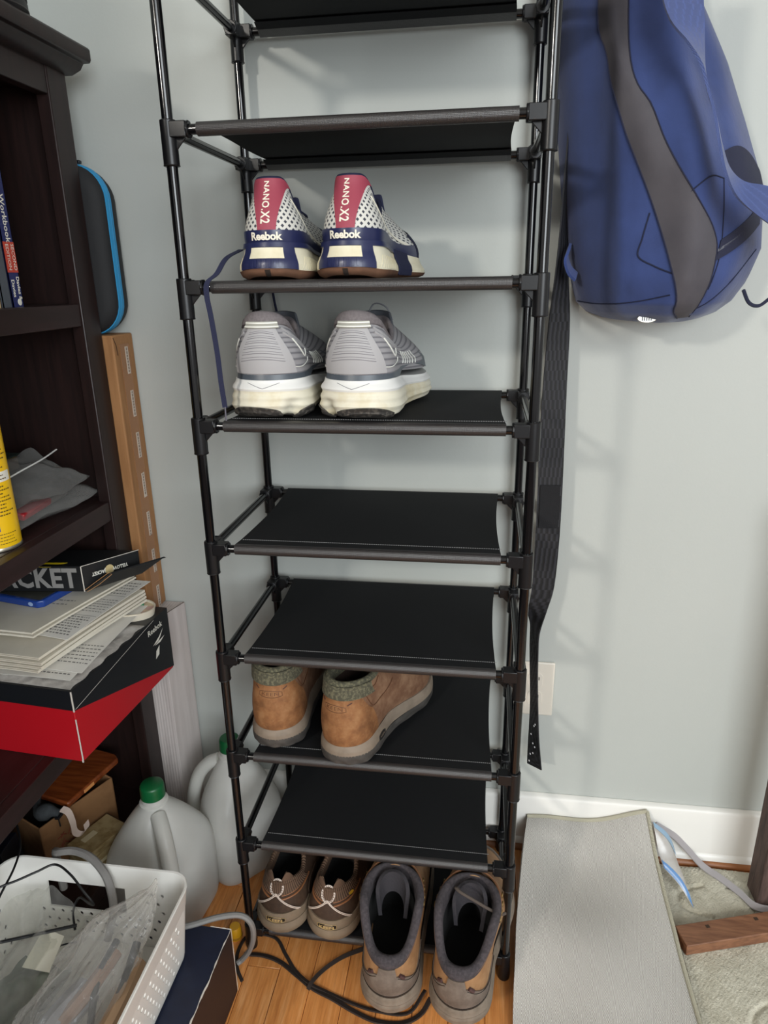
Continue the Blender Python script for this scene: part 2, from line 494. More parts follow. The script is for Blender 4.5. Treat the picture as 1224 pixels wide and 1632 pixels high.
# ------------------------------------------------------------------ shoes
TG = [0, .04, .12, .2, .35, .5, .68, .8, .9, .97, 1]
class Shoe:
    """Local axes: heel at the origin, toe toward +Y, sole on z = 0. side = +1 for a right shoe (outer side toward +X)."""
    def __init__(s, L, hh, bh, side, z0, zt, ins, ring, a, tl, toe_h, spring=.006):
        s.rk = .12; s.L, s.side, s.z0, s.zt, s.ins, s.ring, s.a, s.tl, s.toe_h, s.spring = L, side, z0, zt, ins, ring, a, tl, toe_h, spring
        g = [.0755 * hh / .042, .073 * hh / .042, hh / .65, hh / .8, .93 * hh / .954, (hh + bh) / 2 * .93, bh / .933, .95 * bh / .8, .76 * bh / .6, .43 * bh / .34, .43 * bh / .34]
        s.g = g
    def gw(s, t):
        return np.interp(t, TG, s.g)
    def outline(s, th, out=0.0):
        t = (1 - np.cos(th)) / 2
        gg = (s.gw(np.clip(t - .03, 0, 1)) + s.gw(t) + s.gw(np.clip(t + .03, 0, 1))) / 3
        c = s.side * (.006 * smooth(t, .35, .7) - .013 * smooth(t, .72, 1.0))
        x = np.sin(th) * gg + c; y = s.L * t
        if np.any(np.asarray(out) != 0):
            e = 1e-3
            x1, y1 = s.outline(th + e); x0, y0 = s.outline(th - e)
            dx, dy = x1 - x0, y1 - y0; n = np.hypot(dx, dy) + 1e-12
            x = x + dy / n * out; y = y - dx / n * out
        return x, y
    def zj(s, t):                                        # height of the join of upper and sole
        return s.z0 + (s.zt - s.z0) * smooth(t, .05, .75) + s.spring * smooth(t, .75, 1)
    def upper(s, th, v):
        th = np.asarray(th, float); v = np.asarray(v, float)
        t = (1 - np.cos(th)) / 2
        x0, y0 = s.outline(th, -s.ins); z0 = s.zj(t)
        y1c, y2c, hw, zh, zs, zf = s.ring
        x3 = hw * np.sin(th) * (1 + s.rk * np.cos(th)) + s.side * .004 * t
        y3 = y1c + (y2c - y1c) * t
        z3 = zh + (zs - zh) * smooth(t, .06, .5) + (zf - zs) * smooth(t, .5, 1)
        nx, ny = np.sin(th), -np.cos(th)
        k = smooth(t, .45, .95)
        b0 = .007 * (1 - k) + .002 * k
        a0 = s.a * (z3 - z0) * (1 - k) + s.toe_h * k
        p1 = [x0 + nx * b0, y0 + ny * b0, z0 + a0]
        e3 = s.tl * (1 - k)
        f3 = .30 * (z3 - z0) * (1 - k) + .004 * k
        p2 = [x3 + nx * e3, y3 + ny * e3 + k * .45 * (y0 - y3), z3 - f3 - k * .22 * (z3 - z0)]
        w0, w1, w2, w3 = (1 - v) ** 3, 3 * v * (1 - v) ** 2, 3 * v * v * (1 - v), v ** 3
        P = [w0 * a + w1 * b_ + w2 * c + w3 * d for a, b_, c, d in zip([x0, y0, z0], p1, p2, [x3, y3, z3])]
        return np.stack(np.broadcast_arrays(*P), -1)
def normal(f, th, v):
    e = 2e-3
    a = f(th + e, v) - f(th - e, v); b = f(th, np.clip(v + e, 0, 1)) - f(th, np.clip(v - e, 0, 1))
    n = np.cross(a, b); return n / (np.linalg.norm(n, axis=-1, keepdims=True) + 1e-12)
def surf(f, n=72, m=14, th0=0, th1=2 * PI, v0=0., v1=1., off=0.0, thick=0, us=.05, vs=.1, mb=None):
    """patch of surface f; v0 / v1 may depend on theta; thick > 0 gives a slab standing off the surface"""
    mb = mb or MB()
    closed = abs(th1 - th0 - 2 * PI) < 1e-6
    th = np.linspace(th0, th1, n + (0 if closed else 1), endpoint=not closed)
    q = np.linspace(0, 1, m + 1)
    lo = np.array([v0(x) if callable(v0) else v0 for x in th]); hi = np.array([v1(x) if callable(v1) else v1 for x in th])
    V = lo[:, None] + (hi - lo)[:, None] * q[None, :]; T = np.repeat(th[:, None], m + 1, 1)
    P = f(T, V)
    uv = [[(t_ * us, v_ * vs) for v_ in V[min(i, len(th) - 1)]] for i, t_ in enumerate(list(th) + [th1])]
    N = normal(f, T, V)
    if thick:
        P = np.concatenate([(P + N * (off - .0006))[:, :1], P + N * (off + thick), (P + N * (off - .0006))[:, -1:]], 1)
        if not closed: P = np.concatenate([(P[:1] - N[:1, [0] + list(range(m + 1)) + [m]] * thick), P, P[-1:] - N[-1:, [0] + list(range(m + 1)) + [m]] * thick], 0)
        uv = None if not closed else None
        ths = ([th[0]] + list(th) + [th[-1]]) if not closed else list(th) + [th1]
        Vx = np.concatenate([V[:, :1], V, V[:, -1:]], 1)
        Vr = np.concatenate([Vx[:1], Vx, Vx[-1:]], 0) if not closed else np.concatenate([Vx, Vx[-1:]], 0)
        uv = [[(ths[i] * us, Vr[i][j] * vs) for j in range(Vr.shape[1])] for i in range(len(ths))]
    else: P = P + N * off
    return mb.grid(P, cu=closed, uv=uv)
def on_surf(f, pts, th, v, off):
    """map flat points (x right, y up, metres) onto the surface about (th, v)"""
    e = 1e-3
    a = np.linalg.norm(f(th + e, v) - f(th - e, v)) / (2 * e); c = np.linalg.norm(f(th, v + e) - f(th, v - e)) / (2 * e)
    P = np.array(pts, float); T = th + P[:, 0] / a; V = np.clip(v + P[:, 1] / c, 0, 1)
    return f(T, V) + normal(f, T, V) * off
def subdivide_text(v, f, xs=1.0): return v, f
def surf_text(mb, f, txt, size, th, v, off=.0006, rot=0.0, m=0, **kw):
    vv, ff = text_geo(txt, size, **kw)
    c, s_ = math.cos(rot), math.sin(rot)
    pts = [(x * c - y * s_, x * s_ + y * c) for x, y in vv]
    mb.add(on_surf(f, pts, th, v, off), ff, None, m); return mb
def surf_line(mb, f, tv, r, off=.0004, n=5, k=24, m=0):
    """fine cord lying on the surface along (theta, v) points"""
    q = spline([(a, b, 0) for a, b in tv], k)
    T = np.array([p[0] for p in q]); V = np.clip(np.array([p[1] for p in q]), 0, 1)
    P = f(T, V) + normal(f, T, V) * off
    return mb.tube(P, r, n, m=m)
def sole_fn(sh, prof, rocker=.006, ztop=None, mod=None):
    """side wall of a sole: prof = list of (w, outset), heights from 0 to the join line"""
    W = [p[0] for p in prof]; O = [p[1] for p in prof]
    def f(th, w):
        th = np.asarray(th, float); w = np.asarray(w, float)
        t = (1 - np.cos(th)) / 2
        zt = sh.zj(t) if ztop is None else ztop(t)
        zb = rocker * smooth(t, .72, 1) * 1.6 + .004 * smooth(.09 - t, 0, .09)
        z = zb + (zt - zb) * w
        out = np.interp(w, W, O)
        if mod is not None: out = out + mod(th, w)
        x, y = sh.outline(th, out)
        return np.stack(np.broadcast_arrays(x, y, z), -1)
    return f
def sole_mesh(f, n=96, m=12, w0=0., w1=1., off=0.0):
    b = MB()
    th = np.linspace(0, 2 * PI, n, endpoint=False); W = np.linspace(w0, w1, m + 1)
    T = np.repeat(th[:, None], m + 1, 1); V = np.repeat(W[None, :], n, 0)
    P = f(T, V)
    if off: P = P + normal(f, T, V) * off
    o = len(b.v)
    b.grid(P, cu=True, uv=[[(a * .05, w_ * .05) for w_ in W] for a in list(th) + [2 * PI]])
    b.add([P[i, 0] for i in range(n)], [tuple(range(n))]); b.add([P[i, m] for i in range(n)], [tuple(range(n - 1, -1, -1))])
    return b
def lining(sh, drop, r, mat_c, mat_in, parent, name='collar', lift=0.0, rz=1.0, tongue=True, inr=.004, rfun=None):
    """padded collar round the opening and the dark inside of the shoe"""
    n = 64; th = np.linspace(0, 2 * PI, n, endpoint=False)
    P = sh.upper(th, np.ones(n)); P[:, 2] += lift
    b = MB()
    cx, cy = 0.0, (sh.ring[0] + sh.ring[1]) / 2
    rows = []
    for i in range(n):
        rr = r if rfun is None else r * rfun(th[i])
        nx, ny = math.sin(th[i]), -math.cos(th[i])
        row = []
        for k in range(9):
            a = math.radians(-70 + k * 250 / 8)
            o = rr * math.cos(a) - rr * .55
            row.append(P[i] + A(nx * o, ny * o, rr * rz * math.sin(a)))
        row.append(P[i] + A(-nx * rr * 1.6, -ny * rr * 1.6, -drop * .45))
        rows.append(row)
    b.grid(np.array(rows), cu=True, uv=[[(a * .05, k * .004) for k in range(10)] for a in list(th) + [2 * PI]])
    o1 = b.build(name, mat_c, parent)
    b = MB(); rows = []
    for i in range(n):
        nx, ny = math.sin(th[i]), -math.cos(th[i]); row = []
        for q in (0, .35, .7, 1):
            ins = (r if rfun is None else r * rfun(th[i])) * 1.35 + inr * q
            p = P[i] + A(-nx * ins, -ny * ins, -r - q * (P[i][2] - r - sh.z0 - .006))
            p[1] += (0 if th[i] < PI * .6 or th[i] > PI * 1.4 else .02 * q)
            row.append(p)
        rows.append(row)
    G = np.array(rows)
    b.grid(G, cu=True); b.add([G[i, 3] for i in range(n)], [tuple(range(n))])
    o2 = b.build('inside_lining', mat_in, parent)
    return o1, o2
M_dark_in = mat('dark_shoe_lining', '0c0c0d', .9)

# ---- A: grey mesh training shoes with a red heel tab
def lattice_mat():
    t = NT('white_cord_mesh')
    u = t.sep(t.coord('UV'))
    k = 900
    a = t.math('SINE', t.math('MULTIPLY', t.math('ADD', u[0], t.math('MULTIPLY', u[1], .62)), k))
    b = t.math('SINE', t.math('MULTIPLY', t.math('SUBTRACT', u[0], t.math('MULTIPLY', u[1], .62)), k))
    hole = t.math('MULTIPLY', t.math('GREATER_THAN', a, .02), t.math('GREATER_THAN', b, .02))
    t.set(col=t.mix(hole, 'd6d4cc', '3c3e48'), rough=.7)
    h = t.math('MAXIMUM', t.math('ABSOLUTE', a), t.math('ABSOLUTE', b))
    t.set(normal=t.bump(t.math('SUBTRACT', 1, hole), .5, .0008)); return t.m
M_lat = lattice_mat()
M_navy = mat('navy_moulded_plastic', '252a4e', .32, spec=.5)
M_navyk = mat('navy_knit', '1a1e3a', .85, bump=('weave', 3000, .3, .0004))
M_cream = mat('cream_foam', 'e6dfc6', .55, 'd9cfae', 35, bump=(120, .1, .0006))
M_gum = mat('gum_rubber', '7d5a45', .6, '6a4b3a', 40, bump=(300, .2, .0004))
M_red = mat('dusty_red_heel_tab', '9c3f50', .6, bump=('weave', 4000, .15, .0003))
M_offw = mat('off_white_print', 'eee8d6', .6)
def trainer(x, y, rz, side, label):
    T = thing('training_shoe', label, 'shoe', (x, y, LEV[6] + .0086), rz, 'training shoes on the upper shelf')
    sh = Shoe(.292, .0405, .054, side, .042, .026, .005, (.024, .128, .0255, .116, .074, .098), .42, .001, .035)
    groove = lambda th, w: .0
    sw = sole_fn(sh, [(0, -.004), (.06, .002), (.2, .0055), (.40, .0050), (.70, -.0005), (1, -.003)])
    up_ = surf(sh.upper, 80, 20, v1=.985)
    up_.build('upper', M_lat, T)
    o = sole_mesh(sw, 96, 3, 0, .22, .0006); o.build('outsole', M_gum, T)
    # the tread cut in the middle of the heel
    b = MB(); surf(sw, 3, 4, -.03, .05, .0, .19, .0008, .0005, mb=b); b.build('tread_groove', mat('dark_tread', '2e241e', .8), T)
    o = sole_mesh(sw, 120, 14, .22, 1.0); o.build('midsole', M_cream, T)
    # flutes on the cream pods
    b = MB()
    for k in range(13):
        for sg in (1, -1):
            th = sg * (.60 + k * .055)
            surf_line(b, sw, [(th - sg * .05, .26), (th, .45), (th + sg * .06, .62)], .0005, .0001, 4, 8)
    fl_ = b.build('flute', mat('cream_shadow_rib', 'd8cfb2', .6), T); fl_['kind'] = 'stuff'
    # navy heel clip with its cream window
    b = MB()
    surf(sw, 30, 3, -1.5, 1.5, .86, 1.0, .0008, .0015, mb=b)
    surf(sw, 8, 8, -.46, -.27, .22, .88, .0008, .0015, mb=b); surf(sw, 8, 8, .25, .46, .22, .88, .0008, .0015, mb=b)
    surf(sw, 16, 3, -.30, .28, .22, .50, .0008, .0012, mb=b)
    surf(sh.upper, 40, 3, -1.9, 1.9, 0, lambda t: .165 + .06 * smooth(abs(t), .6, 1.6), .0006, .0012, mb=b)
    clip = b.build('heel_clip', M_navy, T)
    b = MB()
    for k in range(7):
        th = -.255 + k * .072; surf(sw, 2, 4, th, th + .036, .25, .47, .0018, .0012, mb=b)
    b.build('rib', M_navy, clip)
    b = MB(); surf(sw, 16, 5, -.285, .265, .50, .84, .0014, .0012, mb=b)
    b.build('window', M_cream, clip)
    b = MB(); surf_text(b, sh.upper, 'Reebok', .0118, -.02, .082, .0036, bold=.0004, spacing=.95); b.build('brand_lettering', M_offw, clip, smooth=False)
    # red tab with the lettering running down
    wv = lambda v: .40 + .55 * v
    f = lambda th, v: sh.upper(th * (.17 + .78 * v ** 2.4), v)
    b = MB(); surf(f, 14, 14, -1, 1, .16, 1.0, .0004, .0009, mb=b)
    tab = b.build('heel_tab', M_red, T)
    b = MB(); surf_text(b, sh.upper, 'NANO.X2', .0112, -.03, .60, .0017, rot=-PI / 2, bold=.00025, spacing=1.12); b.build('model_lettering', M_offw, tab, smooth=False)
    # cream stripe on each side
    for sg in (1, -1):
        b = MB()
        q = lambda th, v: sh.upper(th, v)
        surf(lambda th, v: sh.upper(sg * th, .70 - .52 * (th - .75) / 1.1 + (v - .5) * .09 * smooth(th, .7, 1.2)), 14, 2, .75, 1.75, 0, 1, .0004 * sg, .0008 * sg, mb=b)
        b.build('side_stripe', M_offw, T)
    # outer cage falling to the sole and the navy toe
    b = MB(); surf(lambda th, v: sw(th * side, 1 - v) if True else 0, 8, 6, 1.32, 1.62, -.0, .86, .0012 * -side, .0022 * -side, mb=b)
    b.build('side_cage', M_navyk, T)
    b = MB(); surf(sh.upper, 40, 6, 1.95, 2 * PI - 1.95, 0, lambda t: .42 + .2 * smooth(-abs(t - PI), -.9, 0), .0006, .0012, mb=b)
    b.build('toe_guard', M_navyk, T)
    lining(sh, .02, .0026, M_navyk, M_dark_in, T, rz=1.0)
    # tongue standing behind the opening
    P = []
    for k in range(7):
        q = k / 6; P.append([(sx * .022 * (1 - .2 * q) + .003 * side, .140 - .012 * q - .010 * abs(sx), .070 + .034 * q) for sx in (-1, -.5, 0, .5, 1)])
    b = MB(); b.sheet(np.array(P), .004); b.build('tongue', M_navyk, T, subsurf=1)
    # laces across the throat
    b = MB()
    for k in range(4):
        yy = .150 + k * .018; zz = .088 - k * .011
        b.ribbon([(-.020, yy, zz - .006), (-.01, yy, zz + .001), (.0, yy, zz + .003), (.01, yy, zz + .001), (.020, yy, zz - .006)], (0, .006, -.003), .0014)
    b.build('laces', M_navyk, T)
    return T
tr1 = trainer(.1075, .006, .03, -1, 'left grey mesh training shoe with red heel tab and a navy lace hanging down')
tr2 = trainer(.2045, .006, -.06, 1, 'right grey mesh training shoe with red heel tab beside the empty shelf end')
# the long lace of the left trainer hangs over the rail
hz = LEV[6]
pts = spline([(.058, .055, hz + .045), (.052, .015, hz + .034), (.046, -.006, hz + .016), (.036, -.014, hz + .006), (.034, -.015, hz - .01), (.037, -.015, hz - .035), (.0405, -.014, hz - .080), (.0415, -.013, hz - .115), (.0435, -.012, hz - .148)], 40)
b = MB(); b.ribbon(pts, [(.0062, .0015, 0)] * 40, .0014); lace = b.build('lace', M_navyk, tr1)
def to_local(o):
    o.parent = None; o.matrix_world = Matrix.Identity(4)
def reparent(o, T):
    """mesh given in world coordinates: express it in the frame of its thing"""
    M = (Matrix.Translation(T.location) @ Matrix.Rotation(T.rotation_euler[2], 4, 'Z')).inverted()
    o.data.transform(M); o.parent = T
reparent(lace, tr1)
b = MB(); b.tube([(.0435, -.012, hz - .147), (.0437, -.0125, hz - .165)], .0011, 6); q = b.build('lace_tip', mat('smoky_plastic_tip', '55525c', .3), None); reparent(q, tr1); q.parent = lace; 
b = MB(); b.tube(spline([(.080, .15, hz + .0125), (.045, .262, hz + .0125), (.026, .2875, hz + .006), (.027, .289, hz - .02), (.032, .289, hz - .055), (.034, .288, hz - .10)], 30), .0022, 6); o = b.build('lace', M_navyk, None); reparent(o, tr1)

# ---- B: grey running shoes with a thick cream sole
def ribbed_mat(name, c1, c2, freq, rough=.75):
    t = NT(name); u = t.sep(t.coord('UV'))
    wv = t.math('SINE', t.math('MULTIPLY', t.math('ADD', u[1], t.math('MULTIPLY', t.math('SINE', t.math('MULTIPLY', u[0], 55)), .0022)), freq))
    t.set(col=t.mix(t.range(wv, .1, .95), c1, c2), rough=rough)
    t.set(normal=t.bump(wv, .35, .001)); return t.m
M_hk = ribbed_mat('grey_engineered_mesh', '9a989a', '6f6d72', 640)
M_hk_tab = mat('pale_grey_heel_panel', 'a9a7a8', .6, bump=(200, .08, .0005))
M_hk_line = mat('grey_score_line', '77757a', .7)
M_hk_col = mat('grey_brown_padded_knit', '6e6768', .85, '7a7374', 300, bump=(700, .25, .0005))
M_slate = mat('slate_rubber', '50575f', .4, '454c54', 30)
M_hk_mid = mat('white_foam_stained_cream', 'e2dcc8', .6, 'c9ba92', 26, .45, .75, bump=(60, .15, .001))
M_hk_white = mat('white_foam', 'e6e5e1', .55)
M_tread = mat('dark_rubber_tread', '35322f', .7, '55504a', 160, .5, .6, bump=(260, .5, .0012))
M_reflect = mat('white_reflective_tape', 'efefe6', .35)
def runner(x, y, rz, side, label):
    T = thing('running_shoe', label, 'shoe', (x, y, LEV[5] + .0086), rz, 'running shoes on the middle shelf')
    sh = Shoe(.300, .0505, .058, side, .057, .044, .006, (.014, .135, .034, .128, .098, .122), .50, .004, .030)
    notch = lambda th, w: -.010 * np.exp(-((th - (.42 if side < 0 else 2 * PI - .42)) / .11) ** 2) * smooth(.62 - w, 0, .4) - .010 * np.exp(-((th + (.42 if side > 0 else 7)) / .11) ** 2) * smooth(.62 - w, 0, .4)
    ridge = lambda th, w: notch(np.mod(th, 2 * PI), w) + .0008 * np.sin(w * 26)
    sw = sole_fn(sh, [(0, -.010), (.1, .001), (.3, .0045), (.5, .0035), (.62, .0015), (.78, .002), (1, -.004)], ztop=lambda t: .0505 + (.036 - .0505) * smooth(t, .1, .7) + .005 * smooth(t, .75, 1), mod=ridge)
    sole_mesh(sw, 140, 16, 0, .70).build('midsole', M_hk_mid, T)
    sole_mesh(sw, 140, 5, .70, 1.0).build('midsole_band', M_hk_white, T)
    b = MB(); surf_line(b, sw, [(-.26, .93), (-.02, .80), (.02, .80), (.25, .93)], .0004, .0002, 4, 20); b.build('v_groove', M_hk_line, T)
    # two dark heel pods and a tread
    for (a0, a1) in (((-.66, .28), (.52, .95)) if side < 0 else ((-.95, -.52), (-.28, .66))):
        b = MB(); mid = (a0 + a1) / 2; hw_ = (a1 - a0) / 2
        surf(sw, 18, 5, a0, a1, 0, lambda t: .05 + .24 * math.sqrt(max(0, 1 - ((t - mid) / hw_) ** 2)), .0008, .0014, mb=b)
        b.build('heel_pod', M_tread, T)
    q = sole_mesh(sole_fn(sh, [(0, -.012), (1, -.010)], ztop=lambda t: .004 + 0 * t), 64, 2); q.build('outsole', M_tread, T)
    # slate band under the upper
    wr = sole_fn(sh, [(0, -.004), (.35, -.0035), (.75, -.004), (1, -.007)], ztop=lambda t: .0625 + (.075 - .0625) * smooth(t, .18, .45) - .018 * smooth(t, .5, .8))
    sole_mesh(wr, 96, 8, .74, 1.0).build('rand', M_slate, T)
    surf(sh.upper, 90, 22, v0=0, v1=.95).build('upper', M_hk, T)
    f = lambda th, v: sh.upper(th * (.56 - .22 * v), v)
    b = MB(); surf(f, 14, 12, -1, 1, .02, .80, .0005, .0014, mb=b); tab = b.build('heel_panel', M_hk_tab, T)
    b = MB()
    for k in range(6):
        v = .20 + k * .095
        surf_line(b, f, [(-.72, v - .02), (-.3, v + .012), (.0, v + .02), (.3, v + .012), (.72, v - .02)], .00035, .0020, 4, 14)
        surf_line(b, f, [(-.72, v + .018), (-.3, v + .05), (.0, v + .058), (.3, v + .05), (.72, v + .018)], .00025, .0020, 4, 14)
    b.build('score_line', M_hk_line, tab)
    # pull tab with two reflective stripes
    b = MB(); surf(sh.upper, 16, 6, -.46, .46, .78, .92, .0024, .0022, mb=b); pl = b.build('pull_tab', mat('grey_webbing', 'a7a69c', .8, bump=('weave', 3000, .4, .0004)), T, label='grey webbing pull tab with two white stripes')
    b = MB(); surf(sh.upper, 16, 2, -.46, .46, .795, .82, .0044, .0006, mb=b); surf(sh.upper, 16, 2, -.46, .46, .875, .90, .0044, .0006, mb=b); b.build('stripe', M_reflect, pl)
    # white outline strokes on the flanks
    for sg in (1, -1):
        b = MB()
        surf_line(b, sh.upper, [(sg * .46, .10), (sg * .70, .09), (sg * .95, .16), (sg * 1.02, .24)], .0007, .0004, 5, 20)
        surf_line(b, sh.upper, [(sg * .72, .62), (sg * .80, .42), (sg * .88, .26), (sg * .97, .30), (sg * 1.08, .44)], .0010, .0006, 5, 24)
        b.build('white_stroke', M_reflect, T)
        b = MB()
        surf_line(b, sh.upper, [(sg * .55, .80), (sg * .85, .66), (sg * 1.2, .62), (sg * 1.5, .74)], .0016, .0002, 6, 20)
        surf_line(b, sh.upper, [(sg * .55, .70), (sg * .85, .55), (sg * 1.2, .50), (sg * 1.5, .60)], .0016, .0002, 6, 20)
        b.build('piping', M_hk_tab, T)
        b = MB()
        for k in range(6):
            th = 1.32 + k * .07
            surf_line(b, sh.upper, [(sg * th, .14), (sg * (th + .03), .26), (sg * (th + .02), .38), (sg * (th + .06), .48)], .0008, .0004, 5, 12)
        b.build('lace_cage', M_reflect, T)
    c1, c2 = lining(sh, .03, .0062, M_hk_col, mat('slate_knit_lining', '3c3f44', .9), T, rz=1.35, lift=-.002, rfun=lambda t: .55 + .75 * math.exp(-(min(t, 2 * PI - t) / .75) ** 2))
    b = MB(); surf(sh.upper, 30, 6, -.9, .9, .86, 1.0, .0006, .0022, mb=b); b.build('padded_heel', M_hk_col, T)
    P = []
    for k in range(8):
        q = k / 7; P.append([(sx * (.026 - .006 * q) + .003 * side, .150 - .016 * q - .012 * abs(sx) ** 2, .092 + .040 * q - .003 * abs(sx)) for sx in (-1, -.6, -.2, .2, .6, 1)])
    b = MB(); b.sheet(np.array(P), .005); b.build('tongue', mat('slate_knit_tongue', '4a4d53', .85), T, subsurf=1)
    b = MB()
    b.tube(spline([(-.012, .135, .122), (.000, .130, .140), (.018, .126, .136), (.026, .132, .118)] if side > 0 else [(-.016, .15, .112), (.0, .14, .120), (.016, .15, .112)], 20), .0011, 6)
    for k in range(4):
        yy = .162 + k * .017; zz = .106 - k * .010
        b.tube([(-.022, yy, zz - .006), (-.008, yy, zz + .002), (.008, yy, zz + .002), (.022, yy, zz - .006)], .0016, 6)
    b.build('laces', mat('grey_lace', '7d7f84', .8), T)
    return T
runner(.0905, .004, .02, -1, 'left grey running shoe with thick cream sole near the hanging lace tip')
runner(.2085, .004, -.075, 1, 'right grey running shoe with thick stained cream sole and a standing lace loop')

# ---- C: tan leather ankle boots
def leather(name, c1, c2, c3, rough=.62, sc=22):
    t = NT(name)
    a = t.noise(sc, 5, .6); b_ = t.noise(sc * 4.5, 4, .65)
    c = t.ramp(a, [(.32, c2), (.52, c1), (.74, c3)])
    t.set(col=t.mix(t.range(b_, .5, .8, 0, .5), c, c3), rough=rough, spec=.3)
    t.set(normal=t.bump(t.noise(260, 4, .6), .2, .0007)); return t.m
M_tan = leather('tan_leather', '8b5f3c', '6c472c', 'a27a54', .66, 34)
M_suede = leather('brown_suede', '7a5a44', '664734', '96775d', .85, 30)
M_fleece = mat('olive_fleece', '4a483a', .95, '6c6852', 260, .45, .62, bump=(420, .7, .0016))
M_taupe = mat('taupe_rubber', '857768', .6, '75685a', 40, bump=(160, .15, .0007))
M_drub = mat('charcoal_rubber', '3d3a37', .6, '4c4844', 50, bump=(120, .2, .001))
M_stitch_d = mat('dark_red_stitch', '4a2a22', .7)
M_emboss = mat('dark_embossed_leather', '5c3821', .6)
def badge_outline(w, h, n=8):
    """the lens with squared ends round the heel lettering"""
    pts = []
    for k in range(n + 1):
        q = -1 + 2 * k / n; pts.append((q * w / 2, h / 2 * (1 - .42 * q * q)))
    for k in range(n + 1):
        q = 1 - 2 * k / n; pts.append((q * w / 2, -h / 2 * (1 - .42 * q * q)))
    return pts
def surf_loop(mb, f, pts, th, v, r, off, m=0):
    P = on_surf(f, pts, th, v, off); return mb.tube(list(P), r, 5, m=m, closed=True)
def surf_plate(mb, f, pts, th, v, off, m=0):
    P = on_surf(f, pts, th, v, off); return mb.add(P, [tuple(range(len(pts)))], None, m)
def ankle_boot(x, y, rz, side, label):
    T = thing('ankle_boot', label, 'boot', (x, y, LEV[2] + .0086), rz, 'tan leather boots on the lower shelf')
    sh = Shoe(.298, .0415, .053, side, .038, .034, .004, (.012, .118, .034, .136, .134, .146), .42, .003, .036, .010)
    sw = sole_fn(sh, [(0, -.008), (.12, .0005), (.4, .0025), (.75, .0015), (1, -.0015)], ztop=lambda t: sh.zj(t) + .003 * smooth(t, .05, .2) + .004 * smooth(t, .15, .3) - .004 * smooth(t, .35, .6))
    sole_mesh(sw, 110, 10, .54, 1.0).build('midsole', M_taupe, T)
    lug = sole_fn(sh, [(0, -.008), (.12, .0005), (.4, .0025), (.75, .0015), (1, -.0015)], mod=lambda th, w: .0007 * np.sin(th * 20 + w * 9) * smooth(.5 - w, 0, .2))
    sole_mesh(lug, 180, 8, 0, .58).build('outsole', M_drub, T)
    surf(sh.upper, 90, 20, v1=.97).build('upper', M_suede, T)
    b = MB(); surf(sh.upper, 40, 14, -.98, .98, .0, lambda t: .75 + .04 * smooth(abs(t), .3, .9) - .32 * smooth(abs(t), .78, .98), .0004, .0016, mb=b)
    hp = b.build('heel_panel', M_tan, T, label='smooth tan leather panel round the heel')
    b = MB(); surf_loop(b, sh.upper, badge_outline(.034, .0105), 0, .60, .0005, .0022); surf_text(b, sh.upper, 'KEEN', .0078, 0, .60, .0024, xs=1.35, spacing=1.05)
    b.build('heel_logo', M_emboss, hp)
    for tv in ([(-.52, .70), (-.38, .67)], [(.38, .67), (.52, .71)]):
        b = MB(); surf_line(b, sh.upper, tv, .0009, .0020, 5, 5); b.build('bar_tack', M_stitch_d, hp)
    for sg in (1, -1):
        b = MB()
        surf_line(b, sh.upper, [(sg * .99, .80), (sg * 1.0, .55), (sg * 1.06, .47), (sg * 1.35, .52), (sg * 1.8, .66)], .0007, .0005, 5, 30)
        surf_line(b, sh.upper, [(sg * .95, .92), (sg * 1.15, .84), (sg * 1.4, .84), (sg * 1.7, .93)], .0007, .0005, 5, 24)
        b.build('seam', M_emboss, T)
    b = MB(); surf(sh.upper, 50, 6, -1.25, 1.25, .765, lambda t: 1.0, .0006, .0045, mb=b); b.build('padded_cuff', M_fleece, T)
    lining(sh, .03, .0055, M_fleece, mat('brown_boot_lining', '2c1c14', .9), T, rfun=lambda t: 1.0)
    th = 1.02 * side
    b = MB(); surf_plate(b, sw, badge_outline(.020, .011), th, .62, .0006); surf_loop(b, sw, badge_outline(.020, .011), th, .62, .0006, .0006); b.build('side_badge', mat('black_badge', '1e1c1a', .5), T)
    b = MB(); surf_text(b, sw, 'KEEN', .005, th, .62, .0011, xs=1.2); b.build('side_badge_lettering', M_taupe, T, smooth=False)
    b = MB(); surf(sh.upper, 40, 6, 2.3, 2 * PI - 2.3, 0, .38, .0005, .0016, mb=b); b.build('toe_cap', M_taupe, T)
    b = MB()
    for k in range(5):
        yy = .128 + k * .018; zz = .140 - k * .013
        b.tube([(-.024, yy, zz - .008), (-.008, yy, zz + .001), (.008, yy, zz + .001), (.024, yy, zz - .008)], .0018, 6)
    b.build('laces', mat('brown_lace', '3c2a20', .85), T)
    return T
ankle_boot(.0665, .004, .015, -1, 'left tan leather ankle boot with olive fleece cuff beside the rack upright')
ankle_boot(.1695, -.020, -.34, 1, 'right tan leather ankle boot with olive fleece cuff turned outward over the rail')

